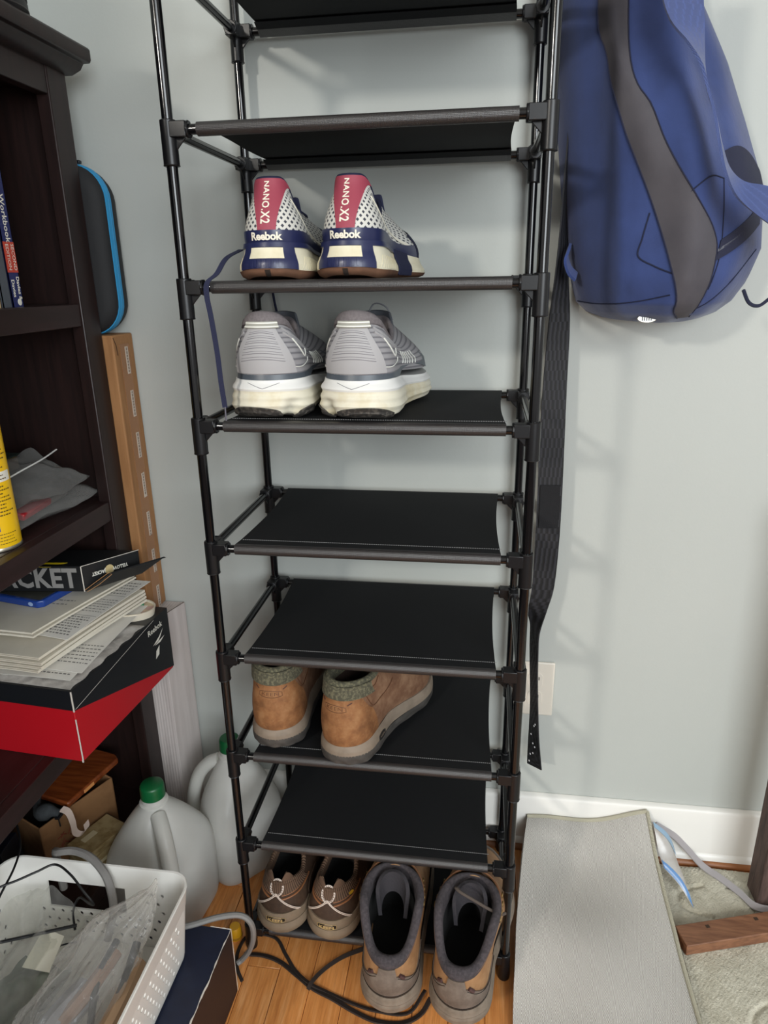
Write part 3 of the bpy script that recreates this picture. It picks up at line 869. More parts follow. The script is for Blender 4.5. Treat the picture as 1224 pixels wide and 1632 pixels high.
# ---- D: dark brown low walking shoes with a crossed cord on the heel
M_kb = leather('dark_brown_nubuck', '463428', '392a20', '5a4636', .75, 26)
M_krib = None
def rib_v(name, c1, c2, freq):
    t = NT(name); u = t.sep(t.coord('UV'))
    wv = t.math('SINE', t.math('MULTIPLY', u[0], freq)); t.set(col=t.mix(t.range(wv, -.6, .8), c1, c2), rough=.85)
    t.set(normal=t.bump(wv, .5, .001)); return t.m
M_krib = rib_v('brown_ribbed_cuff', '4e3a2c', '6b523f', 1500)
M_rust = mat('rust_trim', '93603c', .6)
M_cord = rib_v('striped_cord', '6e5848', 'f0e2d6', 1700)
M_cordl = mat('cream_cord_stripe', 'e6d6c8', .7)
M_cordd = mat('brown_cord', '7a6455', .75)
M_olive = mat('grey_olive_rubber', '857562', .6, '786955', 40, bump=(150, .15, .0007))
def walking_shoe(x, y, rz, side, label):
    T = thing('walking_shoe', label, 'shoe', (x, y, LEV[0] + .0086), rz, 'brown walking shoes on the bottom shelf')
    sh = Shoe(.290, .0430, .053, side, .030, .024, .003, (.022, .130, .032, .092, .080, .104), .45, .003, .034, .010)
    sw = sole_fn(sh, [(0, -.010), (.2, -.002), (.6, .0015), (1, -.001)])
    sole_mesh(sw, 96, 8).build('outsole', M_drub, T)
    surf(sh.upper, 90, 20, v1=.97).build('upper', M_kb, T)
    # rubber heel bumper over sole and upper
    b = MB()
    surf(sw, 30, 6, -.95, .95, lambda t: .16 + .30 * smooth(abs(t), .1, .8), 1.0, .0006, .0016, mb=b)
    surf(sh.upper, 30, 6, -.95, .95, 0, lambda t: .26 - .08 * smooth(abs(t), .4, .95), .0006, .0018, mb=b)
    bp = b.build('heel_bumper', M_olive, T, label='grey olive rubber bumper round the heel')
    f = sh.upper
    b = MB(); surf_plate(b, f, badge_outline(.031, .0115), 0, .10, .0029); bl = b.build('heel_logo', mat('black_badge', '1e1c1a', .5), bp)
    b = MB(); surf_loop(b, f, badge_outline(.031, .0115), 0, .10, .0003, .0030); surf_text(b, f, 'KEEN', .0074, 0, .10, .0042, xs=1.3, bold=.00015); b.build('heel_logo_lettering', mat('sand_print', 'c9ab72', .6), bp)
    # cuff and trims
    b = MB(); surf(sh.upper, 70, 6, -1.35, 1.35, .70, 1.0, .0004, .0018, mb=b); b.build('ribbed_cuff', M_krib, T)
    for sg in (1, -1):
        b = MB(); surf_line(b, f, [(sg * .18, .585), (sg * .45, .60), (sg * .9, .60), (sg * 1.4, .66)], .0016, .0006, 6, 24); surf_line(b, f, [(sg * .18, .68), (sg * .5, .69), (sg * .9, .70), (sg * 1.3, .80)], .0010, .0012, 6, 24); b.build('rust_piping', M_rust, T)
        b = MB(); surf_line(b, f, [(sg * .95, .05), (sg * 1.0, .30), (sg * 1.25, .45), (sg * 1.6, .52)], .0007, .0006, 5, 24); b.build('seam', mat('pale_brown_seam', '5e4a3a', .8), T)
    # crossed cord with its loop standing at the top
    def cord(tvs, name):
        for dx, mm in ((-.0009, M_cordl), (0, M_cordd), (.0009, M_cordl)):
            b = MB(); q = spline([(a, c, 0) for a, c in tvs], 20)
            TT = np.array([p[0] for p in q]) + dx * 20; VV = np.clip(np.array([p[1] for p in q]), 0, 1)
            P = f(TT, VV) + normal(f, TT, VV) * .0032
            b.tube(P, .0008, 5); b.build(name, mm, T)
    cord([(-.56, .27), (-.26, .52), (-.04, .70)], 'cord'); cord([(.56, .24), (.26, .50), (-.04, .74)], 'cord')
    top = f(np.array(-.02), np.array(.76)); nrm = normal(f, np.array(-.02), np.array(.76))
    loop = []
    for k in range(21):
        a = 2 * PI * k / 20 - PI / 2
        loop.append((top[0] + .0105 * math.cos(a), top[1] + nrm[1] * .0045 + .0070 * (1 + math.sin(a)), top[2] + .0105 * (1 + math.sin(a)) - .003))
    b = MB(); b.tube(loop[:-1], .0019, 7, closed=True); b.build('pull_loop', M_cord, T)
    lining(sh, .03, .0040, M_krib, M_dark_in, T, rfun=lambda t: 1.0)
    # peaks of the collar behind the cord
    for sg in (1, -1):
        b = MB(); P = []
        for k in range(7):
            th_ = sg * (.18 + k * .10); h_ = .018 * math.sin(PI * (k + .3) / 6.6) + .001
            p = f(np.array(th_), np.array(.99)); P.append([p + A(0, .001, -.004), p + A(0, .0015, h_ * .5), p + A(-sg * .001, .003, h_)])
        b.sheet(np.array(P), .0035 * -sg); b.build('collar_peak', M_krib, T)
    if side > 0:
        b = MB(); surf_plate(b, f, badge_outline(.012, .006), .86, .74, .0032); b.build('side_badge', mat('yellow_badge', 'd8a82c', .5), T)
    b = MB(); surf(sh.upper, 40, 6, 2.2, 2 * PI - 2.2, 0, .40, .0005, .0016, mb=b); b.build('toe_bumper', M_olive, T)
    P = []
    for k in range(6):
        q = k / 5; P.append([(sx * .022, .140 - .010 * q, .076 + .032 * q) for sx in (-1, -.5, 0, .5, 1)])
    b = MB(); b.sheet(np.array(P), .004); b.build('tongue', M_kb, T, subsurf=1)
    return T
walking_shoe(.0535, -.018, -.045, -1, 'left dark brown walking shoe with crossed cord on heel beside the rack upright')
walking_shoe(.1425, -.020, -.060, 1, 'right dark brown walking shoe with crossed cord and small yellow side badge')

# ---- E: tan and grey hiking boots
M_hb = leather('camel_leather', '9a7450', '85603f', 'b08c64', .65, 24)
M_hb_gray = leather('worn_grey_nubuck', '6d6259', '5c5148', '83786d', .7, 30)
M_hb_sole = mat('dusty_taupe_sole', '7d7062', .75, '6b5f52', 60, bump=(140, .2, .001))
M_lin = mat('slate_padded_lining', '3b3639', .95, '4a4447', 220, bump=(300, .7, .0018))
M_gloss = mat('glossy_dark_welt', '1f1c1b', .25)
M_brass = mat('antique_brass', '9b8256', .35, metal=1.0)
M_rlace = mat('grey_brown_round_lace', '50463f', .8, bump=(600, .4, .0006))
def hiking_boot(x, y, rz, side, label, lace_on):
    T = thing('hiking_boot', label, 'boot', (x, y, LEV[0] + .0086), rz, 'hiking boots on the bottom shelf')
    sh = Shoe(.305, .0440, .054, side, .036, .032, .004, (.006, .142, .0470, .100, .148, .154), .45, .004, .036, .010); sh.rk = -.14
    sw = sole_fn(sh, [(0, -.006), (.1, .001), (.4, .004), (.8, .002), (1, -.001)], mod=lambda th, w: .0007 * np.sin(w * 30))
    sole_mesh(sw, 110, 12).build('outsole', M_hb_sole, T)
    surf(sh.upper, 90, 20, v1=.97).build('upper', M_hb, T)
    b = MB(); surf(sh.upper, 90, 3, v0=0, v1=.05, off=.0004, thick=.0026, mb=b); b.build('welt', M_gloss, T)
    b = MB(); surf(sh.upper, 50, 12, -1.15, 1.15, .05, lambda t: .60 - .30 * smooth(abs(t), .25, .75), .0004, .0018, mb=b)
    hc = b.build('heel_counter', M_hb_gray, T, label='worn grey nubuck heel counter')
    b = MB(); surf(sh.upper, 12, 8, -.26, .26, .5, .84, .0006, .0020, mb=b); b.build('heel_strip', M_hb_gray, T)
    for tv, r_ in (([(.34, .62), (.42, .50)], .0032), ([(-.40, .60), (-.50, .52)], .0028)):
        b = MB(); surf_line(b, sh.upper, tv, r_, .0012, 7, 6); b.build('bar_tack', mat('plum_tack', '4a3230', .6), T)
    b = MB(); surf_line(b, sh.upper, [(.28, .56), (.5, .38), (.8, .30), (1.14, .30)], .0006, .0022, 5, 24); surf_line(b, sh.upper, [(-.28, .56), (-.5, .38), (-.8, .30), (-1.14, .30)], .0006, .0022, 5, 24); b.build('stitched_seam', M_gloss, hc)
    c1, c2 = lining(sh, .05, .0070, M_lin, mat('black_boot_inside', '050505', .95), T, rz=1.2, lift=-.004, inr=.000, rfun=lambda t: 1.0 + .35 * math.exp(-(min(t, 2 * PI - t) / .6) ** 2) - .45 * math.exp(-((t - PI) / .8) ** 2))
    b = MB(); th = np.linspace(0, 2 * PI, 64, endpoint=False); P = sh.upper(th, np.full(64, .955)); N = normal(sh.upper, th, np.full(64, .955))
    b.tube(list(P + N * .0012), .0014, 6, closed=True); b.build('collar_binding', mat('rust_collar_edge', '8a6044', .7), T)
    # tongue rolled inside the front of the opening, hugging the collar
    P = []
    for k in range(25):
        a = 1.95 + (4.33 - 1.95) * k / 24; p = sh.upper(np.array(a), np.array(1.0)); nx, ny = math.sin(a), -math.cos(a); row = []
        for q in (0, .25, .5, .75, 1):
            e = math.sin(PI * k / 24) ** .6
            ins = .015 + .004 * q + .006 * (1 - e)
            row.append(p + A(-nx * ins, -ny * ins - .004 * e, -.002 + .006 * e - .018 * (1 - e) - .036 * q))
        P.append(row)
    b = MB(); b.sheet(np.array(P), .006); b.build('tongue', mat('dark_tongue_lining', '343135', .95, bump=(300, .6, .0015)), T)
    b = MB()
    Q = [[(sx * .024 + side * .004, .136 + .050 * q, .150 - .030 * q + .006 * (1 - sx * sx)) for sx in (-1, -.5, 0, .5, 1)] for q in (0, .25, .5, .75, 1)]
    b.sheet(np.array(Q), .003); b.build('tongue_front', M_hb, T, subsurf=1)
    for sg in (1, -1):
        for k in range(4):
            p = sh.upper(np.array(sg * (1.62 + .16 * k)), np.array(.93 - .02 * k)); n_ = normal(sh.upper, np.array(sg * (1.62 + .16 * k)), np.array(.93 - .02 * k))
            ring = [p + n_ * .0022 + A(0, .0040 * math.cos(a), .0040 * math.sin(a)) for a in np.linspace(0, 2 * PI, 12, endpoint=False)]
            b = MB(); b.tube(ring, .0011, 6, closed=True); b.build('lace_hook', M_brass, T)
    b = MB()
    for k in range(5):
        yy = .150 + k * .017; zz = .150 - k * .014
        b.tube([(-.026, yy, zz - .010), (-.010, yy, zz + .003), (.010, yy, zz + .003), (.026, yy, zz - .010)], .0019, 6)
    b.build('laces', M_rlace, T)
    if lace_on:
        e = sh.upper(np.array(1.70), np.array(.95))
        pts = spline([(-.016, .100, .158), (-.019, .094, .166), (-.010, .088, .166), (.012, .086, .158), (.034, .086, .148), (.050, .090, .138), (.058, .098, .134)], 40)
        b = MB(); b.tube(pts, .0023, 8); b.build('lace', M_rlace, T)
    b = MB(); surf(sh.upper, 40, 6, 2.25, 2 * PI - 2.25, 0, .42, .0005, .0018, mb=b); b.build('toe_cap', M_hb_gray, T)
    return T
hb1 = hiking_boot(.2585, -.126, -.005, -1, 'left tan and grey hiking boot with loose laces lying on the floor', False)
hb2 = hiking_boot(.3605, -.130, -.145, 1, 'right tan and grey hiking boot with a lace across its opening', True)
# long flat laces of the left hiking boot, trailing over the boards
def floor_lace(pts, wd, n=60):
    P = spline(pts, n); W = []
    for i in range(n):
        d = P[min(i + 1, n - 1)] - P[max(i - 1, 0)]; s_ = np.cross(d, A(0, 0, 1)); s_ /= (np.linalg.norm(s_) + 1e-9); W.append(s_ * wd + A(0, 0, wd * .35))
    b = MB(); b.ribbon(P, W, .0026); o = b.build('lace', mat('dark_brown_flat_lace', '2b211c', .9, bump=(700, .4, .0006)), None); reparent(o, hb1); return o
floor_lace([(-.008, -.020, .0025), (.025, -.018, .0025), (.059, -.026, .0025), (.096, -.047, .0025), (.127, -.065, .003), (.162, -.078, .004), (.201, -.093, .0025), (.237, -.103, .0025), (.277, -.101, .0025), (.305, -.084, .003), (.32, -.06, .010)], .0075)
floor_lace([(.005, -.067, .0025), (-.012, -.044, .0025), (-.020, -.014, .0025), (-.010, .017, .0025), (.036, .018, .0025), (.064, -.011, .0025), (.088, -.037, .0025), (.117, -.058, .0055), (.149, -.067, .0025), (.194, -.080, .0025), (.235, -.087, .0025), (.285, -.084, .0025), (.31, -.05, .012)], .0050, 80)
floor_lace([(.215, .03, .0025), (.195, .016, .0025), (.162, -.004, .0025), (.135, -.031, .0025), (.122, -.057, .0070), (.118, -.068, .004)], .0060, 40)
# ------------------------------------------------------------------ bookcase and what stands in it
def stained(name, c1, c2, rough=.42, st=(1, 1, 14)):
    t = NT(name); g = t.noise(7, 5, .6, stretch=st)
    dust = t.range(t.noise(420, 3, .75), .68, .78, 0, .25)
    t.set(col=t.mix(dust, t.mix(t.range(g, .35, .7), c1, c2), '6a5a54'), rough=rough, spec=.4); t.set(normal=t.bump(g, .1, .001)); return t.m
M_esp = stained('espresso_stained_wood', '1d1312', '291a18', st=(14, 14, 1))
M_esp_h = stained('espresso_stained_shelf', '221513', '301e1e', st=(8, 1, 8))
BC = thing('bookcase', 'dark espresso wooden bookcase with crown moulding against the left wall', 'bookcase', (-.42, -.17, 0))
BX0, BX1, BY0, BY1 = -.575, -.25, -.60, .228
def bpart(name, lo, hi, m=None, bev=.0015, **kw):
    b = MB(); b.box(lo, hi); return b.build(name, m or M_esp, BC, world=True, bevel=bev, **kw)
for y0, y1 in ((BY1 - .020, BY1 - .002), (BY0 + .002, BY0 + .020)):
    bpart('side_panel', (BX0, y0, 0), (BX1 - .02, y1, 1.405))
bpart('back_panel', (BX0 - .004, BY0 + .004, .06), (BX0 + .004, BY1 - .004, 1.40))
for y0, y1 in ((BY1 - .049, BY1), (BY0, BY0 + .049)):
    bpart('stile', (BX1 - .022, y0, 0), (BX1, y1, 1.405), bev=.0022)
bpart('apron', (BX1 - .020, BY0 + .049, 1.366), (BX1 - .002, BY1 - .049, 1.405))
bpart('base_rail', (BX1 - .020, BY0 + .049, 0), (BX1 - .002, BY1 - .049, .10))
SH = [.130, .428, .757, 1.080]
for z in SH:
    o = bpart('shelf', (BX0 + .004, BY0 + .02, z - .031), (BX1 - .022, BY1 - .02, z), M_esp_h)
    q = MB(); q.box((BX1 - .0215, BY0 + .0495, z - .034), (BX1 - .003, BY1 - .0495, z)); q.build('shelf_edge', M_esp_h, o, bevel=.0012, world=True)
bpart('top_panel', (BX0, BY0 + .01, 1.385), (BX1 - .02, BY1 - .01, 1.405))
cr = [(BX1 - .004, 1.402), (BX1 + .006, 1.402), (BX1 + .020, 1.408), (BX1 + .026, 1.416), (BX1 + .036, 1.416), (BX1 + .0385, 1.420), (BX1 + .0385, 1.433), (BX1 + .035, 1.4365), (BX0 - .005, 1.4365), (BX0 - .005, 1.402)]
b = MB(); b.prism([(x, BY0 - .012, z) for x, z in cr], (0, BY1 - BY0 + .022, 0)); b.build('crown', M_esp, BC, world=True, bevel=.0012, label='stepped crown moulding of the bookcase top')

pk = thing('round_canister', 'black round low canister on top of the bookcase', 'canister', (-.268, .083, 1.4365))
b = MB(); b.lathe([(0, 0), (.052, 0), (.055, .003), (.055, .012), (.0535, .0135), (.0535, .0155), (.055, .017), (.055, .026), (.052, .029), (.046, .0295), (.044, .0275), (0, .0275)], 40); b.build('body', mat('matte_black_plastic', '1c1b1c', .5), pk)
b = MB(); b.lathe([(.0535, .0030), (.0558, .0036), (.0558, .0048), (.0535, .0054)], 40); b.build('ring', mat('dull_grey_ring', '4b4746', .4, metal=.6), pk)

# books on the upper shelf
def book(name, label, x0, x1, y0, y1, z0, z1, cover, spine=None):
    T = thing(name, label, 'book', ((x0 + x1) / 2, (y0 + y1) / 2, z0), 0, 'books on the upper bookcase shelf')
    b = MB(); b.box((x0, y0, z0), (x1, y0 + .0012, z1)); b.box((x0, y1 - .0012, z0), (x1, y1, z1)); b.box((x1 - .0012, y0, z0), (x1, y1, z1))
    b.build('cover', cover, T, world=True)
    b = MB(); b.box((x0 + .003, y0 + .0014, z0 + .003), (x1 - .002, y1 - .0014, z1 - .003)); b.build('page_block', mat('paper_edge', 'd8cdb2', .9), T, world=True)
    return T
M_nav = mat('navy_book_cover', '22285a', .45)
bk = book('workbook', 'navy paperback workbook with a red band on its spine', -.47, -.280, .0600, .0830, SH[3], SH[3] + .262, M_nav)
b = MB(); b.box((-.28, .0602, 1.126), (-.2796, .0828, 1.166)); b.build('red_band', mat('red_print', 'b8402f', .5), bk, world=True)
b = MB()
b = MB(); add_text(b, 'Workbook', .0135, (-.2798, .0722, 1.196), (0, 0, -1), (0, 1, 0), bold=.0002); b.build('spine_title', mat('cream_print', 'e2ddcf', .6), bk, world=True, smooth=False)
b = MB()
for t_, s_, y, z in (('Davies &', .0088, .0775, 1.105), ('Davies', .0088, .0665, 1.105)):
    add_text(b, t_, s_, (-.2798, y, z), (0, 0, -1), (0, 1, 0), bold=.0002)
for t_, s_, y, z in (('SECOND', .0088, .0775, 1.146), ('EDITION', .0088, .0665, 1.146)):
    add_text(b, t_, s_, (-.2796, y, z), (0, 0, -1), (0, 1, 0))
b.build('spine_lettering', mat('cream_print', 'e2ddcf', .6), bk, world=True, smooth=False)
b = MB(); b.prism([(-.2799, .0745 + .0042 * math.cos(a), 1.0865 + .0046 * math.sin(a)) for a in np.linspace(0, 2 * PI, 16, endpoint=False)], (.0004, 0, 0)); b.build('publisher_mark', mat('cream_print', 'e2ddcf', .6), bk, world=True)
book('thin_book', 'grey clothbound book beside the navy workbook', -.47, -.279, .0375, .0560, SH[3], SH[3] + .205, mat('grey_cloth_cover', '4b4f55', .7))
book('paperback', 'pale tan paperback at the edge of the upper shelf', -.46, -.279, .0130, .0330, SH[3], SH[3] + .19, mat('tan_cover', 'b49c74', .6))

# spray can
CX, CY, CZ = -.305, -.034, SH[2]
can = thing('spray_can', 'yellow spray can with blue patch standing on the middle bookcase shelf', 'can', (CX, CY, CZ))
b = MB(); b.lathe([(.0, .004), (.028, .004), (.0305, 0), (.0325, .001), (.0328, .004), (.0318, .006)], 40); b.build('bottom_rim', mat('tin_rim', 'b9b3a4', .3, metal=.9), can)
b = MB(); b.lathe([(.0320, .0055), (.0320, .195), (.030, .200), (.024, .208), (.022, .211), (.0, .211)], 48); b.build('body', mat('yellow_printed_tin', 'f0c010', .32, spec=.5), can)
b = MB(); b.lathe([(.0215, .211), (.0222, .213), (.0222, .248), (.019, .252), (0, .252)], 32); b.build('cap', mat('yellow_cap', 'e8b80c', .4), can)
def on_can(a, z, r=.0322): return (r * math.cos(a), r * math.sin(a), z)
def can_patch(name, a0, a1, z0, z1, m, r=.03215):
    b = MB(); n = 12; P = [[on_can(a0 + (a1 - a0) * i / n, z, r) for z in (z0, z1)] for i in range(n + 1)]; b.sheet(np.array(P), .0002); return b.build(name, m, can)
aim = math.atan2(-.863 - CY, .375 - CX)
can_patch('white_band', aim - .9, aim + 1.2, .098, .112, mat('white_print', 'e9e6da', .5))
can_patch('blue_patch', aim - .9, aim + .22, .030, .045, mat('blue_print', '2440a8', .4))
b = MB(); rnd = random.Random(5)
rowz = [.190, .184, .178, .170, .165, .160, .155, .148, .142, .136, .130, .124, .118] + [.107, .102] + [.092, .087, .082, .077, .072, .067, .062, .057, .052] + [.025, .0205, .016, .0115]
for z in rowz:
    a = aim - 1.0; end = aim + rnd.uniform(.70, 1.15)
    while a < end:
        l = rnd.uniform(.03, .13); h = .0011 if z < .03 else .0018
        if a + l < end: b.add([on_can(a, z - h / 2, .0324), on_can(a + l, z - h / 2, .0324), on_can(a + l, z + h / 2, .0324), on_can(a, z + h / 2, .0324)], [(0, 1, 2, 3)])
        a += l + .028
o = b.build('fine_print', mat('dark_fine_print', '5a4412', .6), can, smooth=False); o['kind'] = 'stuff'

# things lying behind the can
def film(name, tint, lo=.08, hi=.75, rough=.14, bs=40, bstr=.8):
    """thin clear plastic film: mostly see-through, glossier and milkier at grazing angles and on its creases"""
    t = NT(name); t.t.nodes.remove(t.b)
    lw = t.n('ShaderNodeLayerWeight'); lw.inputs[0].default_value = .35
    rd = lambda sc, k: t.math('ABSOLUTE', t.math('SUBTRACT', t.noise(sc, 2, .5), .5))
    nz = t.math('ADD', t.math('MULTIPLY', rd(bs, 0), 2.0), t.math('MULTIPLY', rd(bs * 2.7, 1), .8))
    bmp = t.bump(nz, bstr, .006)
    tr = t.n('ShaderNodeBsdfTransparent'); tr.inputs[0].default_value = lin(tint)
    gl = t.n('ShaderNodeBsdfPrincipled'); gl.inputs['Base Color'].default_value = lin('e8e6e2'); gl.inputs['Roughness'].default_value = rough
    gl.inputs['Specular IOR Level'].default_value = 1.0
    t.l(bmp, gl.inputs['Normal']); t.l(bmp, lw.inputs['Normal'])
    mx = t.n('ShaderNodeMixShader'); t.l(t.range(lw.outputs['Facing'], 0, 1, lo, hi), mx.inputs[0]); t.l(tr.outputs[0], mx.inputs[1]); t.l(gl.outputs[0], mx.inputs[2])
    t.l(mx.outputs[0], t.out.inputs[0]); return t.m
M_film = film('clear_bag_film', 'f0f0ee', .07, .35, .12, 14, .6)
M_film_d = film('smoky_bag_film', 'b8b8b8', .06, .35, .14, 12, .6)
M_film_w = film('milky_bag_film', 'f6f6f4', .04, .40, .10, 22, .8)
def pouch(c, ax, ay, h, nx=26, ny=18, seed=1, wob=.004):
    """flat zip bag: two sheets bulging apart, ax / ay half-axis vectors"""
    rnd = np.random.RandomState(seed); ph = rnd.rand(6) * 6
    c, ax, ay = A(*c), A(*ax), A(*ay); nrm = np.cross(ax, ay); nrm /= np.linalg.norm(nrm)
    b = MB()
    for sg in (1, -1):
        P = np.zeros((nx, ny, 3))
        for i in range(nx):
            for j in range(ny):
                u, v = -1 + 2 * i / (nx - 1), -1 + 2 * j / (ny - 1)
                bul = max(0, (1 - abs(u) ** 2.2) * (1 - abs(v) ** 2.2)) ** .6
                wv = wob * (math.sin(5 * u + 3 * v + ph[0]) + .6 * math.sin(9 * v - 4 * u + ph[1]) + .4 * math.sin(15 * u + 8 * v + ph[2]))
                P[i, j] = c + ax * u + ay * v + nrm * (sg * h * bul + wv)
        b.grid(P)
    return b
hb_ = thing('hardback_book', 'green hardback book lying flat behind the spray can', 'book', (-.47, .085, SH[2]), 0, None)
# it lies on a small carton so that it sits high
kb = thing('dark_carton', 'low dark carton under the green hardback book', 'carton', (-.47, .085, SH[2]))
b = MB(); b.box((-.54, -.02, SH[2]), (-.405, .175, SH[2] + .058)); b.build('carton_body', mat('dark_carton', '2b2624', .7), kb, world=True, bevel=.001)
b = MB(); b.box((-.512, -.015, SH[2] + .0585), (-.434, .1745, SH[2] + .0583 + .0004)); b.build('lid_seam', mat('dark_tape', '3d3530', .4), kb, world=True)
hb_.location.z = SH[2] + .060
b = MB(); b.box((-.545, -.02, .8175), (-.385, .160, .8195)); b.box((-.545, -.02, .842), (-.385, .160, .8445)); b.build('cover', mat('dark_green_cover', '25332f', .6), hb_, world=True, bevel=.0006)
b = MB(); b.box((-.54, -.015, .8195), (-.390, .155, .842)); b.build('page_block', mat('cut_page_edges', 'b79a6c', .85, '9c8158', 300, stretch=(1, 1, 20)), hb_, world=True)
zb = tag(pouch((-.335, .055, .822), (.030, .085, .010), (-.055, .010, .020), .014, seed=4).build('zip_bag', M_film_d), 'smoky zip bag with a white zip line leaning behind the spray can', 'plastic bag')
b = MB(); b.tube(spline([(-.300, -.03, .842), (-.298, .03, .849), (-.300, .09, .853), (-.303, .134, .858)], 16), .0012, 6); b.build('zip_line', mat('white_zip', 'd9d9d6', .4), zb)
rb = thing('parts_bag', 'clear zip bag holding a red packet on the middle bookcase shelf', 'plastic bag', (-.335, .095, SH[2]))
b = pouch((-.335, .100, SH[2] + .024), (.008, .108, -.002), (-.050, .0, .012), .017, seed=9, wob=.0026); b.build('film', M_film, rb, world=True)
b = MB(); b.box((-.020, -.042, -.006), (.018, .042, .006), M=Matrix.Translation((-.322, .065, SH[2] + .026)) @ Matrix.Rotation(.1, 4, 'Z') @ Matrix.Rotation(.25, 4, 'Y')); b.build('red_packet', mat('red_packet', 'a02028', .4), rb, world=True, bevel=.003)
b = MB(); b.box((-.02, -.03, -.005), (.02, .03, .005), M=Matrix.Translation((-.335, .135, SH[2] + .020)) @ Matrix.Rotation(.1, 4, 'Z')); b.build('grey_packet', mat('grey_packet', '77726e', .5), rb, world=True, bevel=.002)

# shoe box with the slanted red and black print
def frame(o, ang): return Matrix.Translation(o) @ Matrix.Rotation(ang, 4, 'Z')
SBM = frame((-.205, -.074, SH[2 - 1]), -.075)
SBL, SBW, SBH = .273, .19, .122
sb = thing('shoe_box', 'red and black shoe box jutting from the bookcase under a pile of papers', 'box', (-.29, .06, SH[1]))
def sbp(*pts): return [tuple(SBM @ Vector(p)) for p in pts]
b = MB(); b.box((-SBW, 0, 0), (0, SBL, SBH), M=SBM); b.build('box_body', mat('red_printed_card', 'b5131f', .42, bump=(60, .06, .001)), sb, world=True, bevel=.0012)
M_blk = mat('black_printed_card', '16181c', .45, bump=(60, .06, .001))
b = MB()
for q in ([(.0006, -.0006, SBH + .0006), (.0006, -.0006, SBH - .032), (.0006, SBL + .0006, .003), (.0006, SBL + .0006, SBH + .0006)],):
    b.prism(sbp(*q), tuple((SBM.to_3x3() @ Vector((.0006, 0, 0)))))
b.prism(sbp((.001, -.0006, SBH + .0006), (-SBW, -.0006, SBH + .0006), (-SBW, -.0006, SBH - .030), (.001, -.0006, SBH - .032)), tuple(SBM.to_3x3() @ Vector((0, -.0006, 0))))
b.prism(sbp((.0012, -.0012, SBH + .0004), (.0012, SBL, SBH + .0004), (-SBW, SBL, SBH + .0004), (-SBW, -.0012, SBH + .0004)), (0, 0, .0006))
b.build('black_print', M_blk, sb, world=True)
b = MB()                                             # worn white corner
for z0, z1, w_ in ((.001, .03, .0006), (.03, .075, .0004), (.088, .122, .0012), (.0, .004, .002)):
    b.box((-w_ * .3, -w_ * .3 - .001, z0), (.0014, .0, z1), M=SBM)
b.build('worn_corner', mat('bare_white_card', 'd6d0c6', .8), sb, world=True)
b = MB(); M3 = SBM.to_3x3()
o_ = SBM @ Vector((.0014, SBL - .046, SBH - .018)); add_text(b, 'Reebok', .0150, o_, M3 @ Vector((0, 1, 0)), (0, 0, 1), bold=.0002)
def sbpoly(pts, off=.0016): b.add([tuple(SBM @ Vector((off, y, z))) for y, z in pts], [tuple(range(len(pts)))])
y0, z0 = SBL - .058, SBH - .058
sbpoly([(y0, z0 + .012), (y0 + .022, z0 + .020), (y0 + .038, z0 + .030), (y0 + .026, z0 + .018), (y0 + .018, z0 + .013)])
sbpoly([(y0 + .006, z0 + .010), (y0 + .020, z0 + .0125), (y0 + .040, z0 + .014), (y0 + .024, z0 + .008)])
sbpoly([(y0 + .004, z0 - .016), (y0 + .008, z0 - .002), (y0 + .020, z0 + .004), (y0 + .016, z0 - .012)])
b.build('box_logo', mat('white_print', 'e9e6da', .5), sb, world=True, smooth=False)
b = MB(); b.tube([tuple(SBM @ Vector((.0015, .002 + .225 * q, SBH - .031 + .030 * q))) for q in np.linspace(0, 1, 8)], .0003, 4); b.build('scuff', mat('bare_white_card', 'd6d0c6', .8), sb, world=True)

ZT = SH[1] + SBH + .0016
# crumpled tissue over the lid, then the oval tin, papers, the disc case and the black carton
P = np.zeros((26, 20, 3)); rnd = np.random.RandomState(3); ph = rnd.rand(8) * 6
for i in range(26):
    for j in range(20):
        u, v = i / 25, j / 19
        h = .0035 + .0025 * math.sin(11 * u + 7 * v + ph[0]) + .002 * math.sin(23 * u - 13 * v + ph[1]) + .001 * math.sin(40 * v + ph[2])
        edge = min(u, 1 - u, v, 1 - v) * 8
        x_ = -SBW + .004 + (SBW - .006) * v + .002 * math.sin(30 * u + ph[3]); y_ = .003 + (SBL - .075) * u
        P[i, j] = SBM @ Vector((x_, y_, SBH + .0016 + max(.0002, h) * min(1, edge)))
b = MB(); b.sheet(P, .0004); tag(b.build('tissue_sheet', mat('grey_tissue', 'a9a39d', .8, 'c4bfb8', 60, bump=(90, .5, .002))), 'crumpled grey tissue sheet on the lid of the red shoe box', 'tissue')
tin = thing('oval_tub', 'oval cream tub with coloured pieces at the far end of the red shoe box', 'tub', tuple(SBM @ Vector((-.050, SBL - .036, SBH + .0014))))
def oval(z, sx, sy, n=36): return [(sx * math.cos(2 * PI * k / n), sy * math.sin(2 * PI * k / n), z) for k in range(n)]
b = MB(); b.grid(np.array([oval(0, .044, .031), oval(.013, .047, .034), oval(.0145, .0475, .0345), oval(.0145, .045, .032), oval(.011, .044, .031)]), cv=True); b.add(oval(0, .044, .031), [tuple(range(36))]); b.build('tub_wall', mat('cream_tub', 'e2d8c4', .5), tin)
b = MB(); b.add(oval(.0115, .044, .031), [tuple(range(36))]); b.build('filling', mat('cream_filling', 'dcc9a6', .7, 'c9a59a', 60, .45, .6), tin)
rnd = random.Random(8)
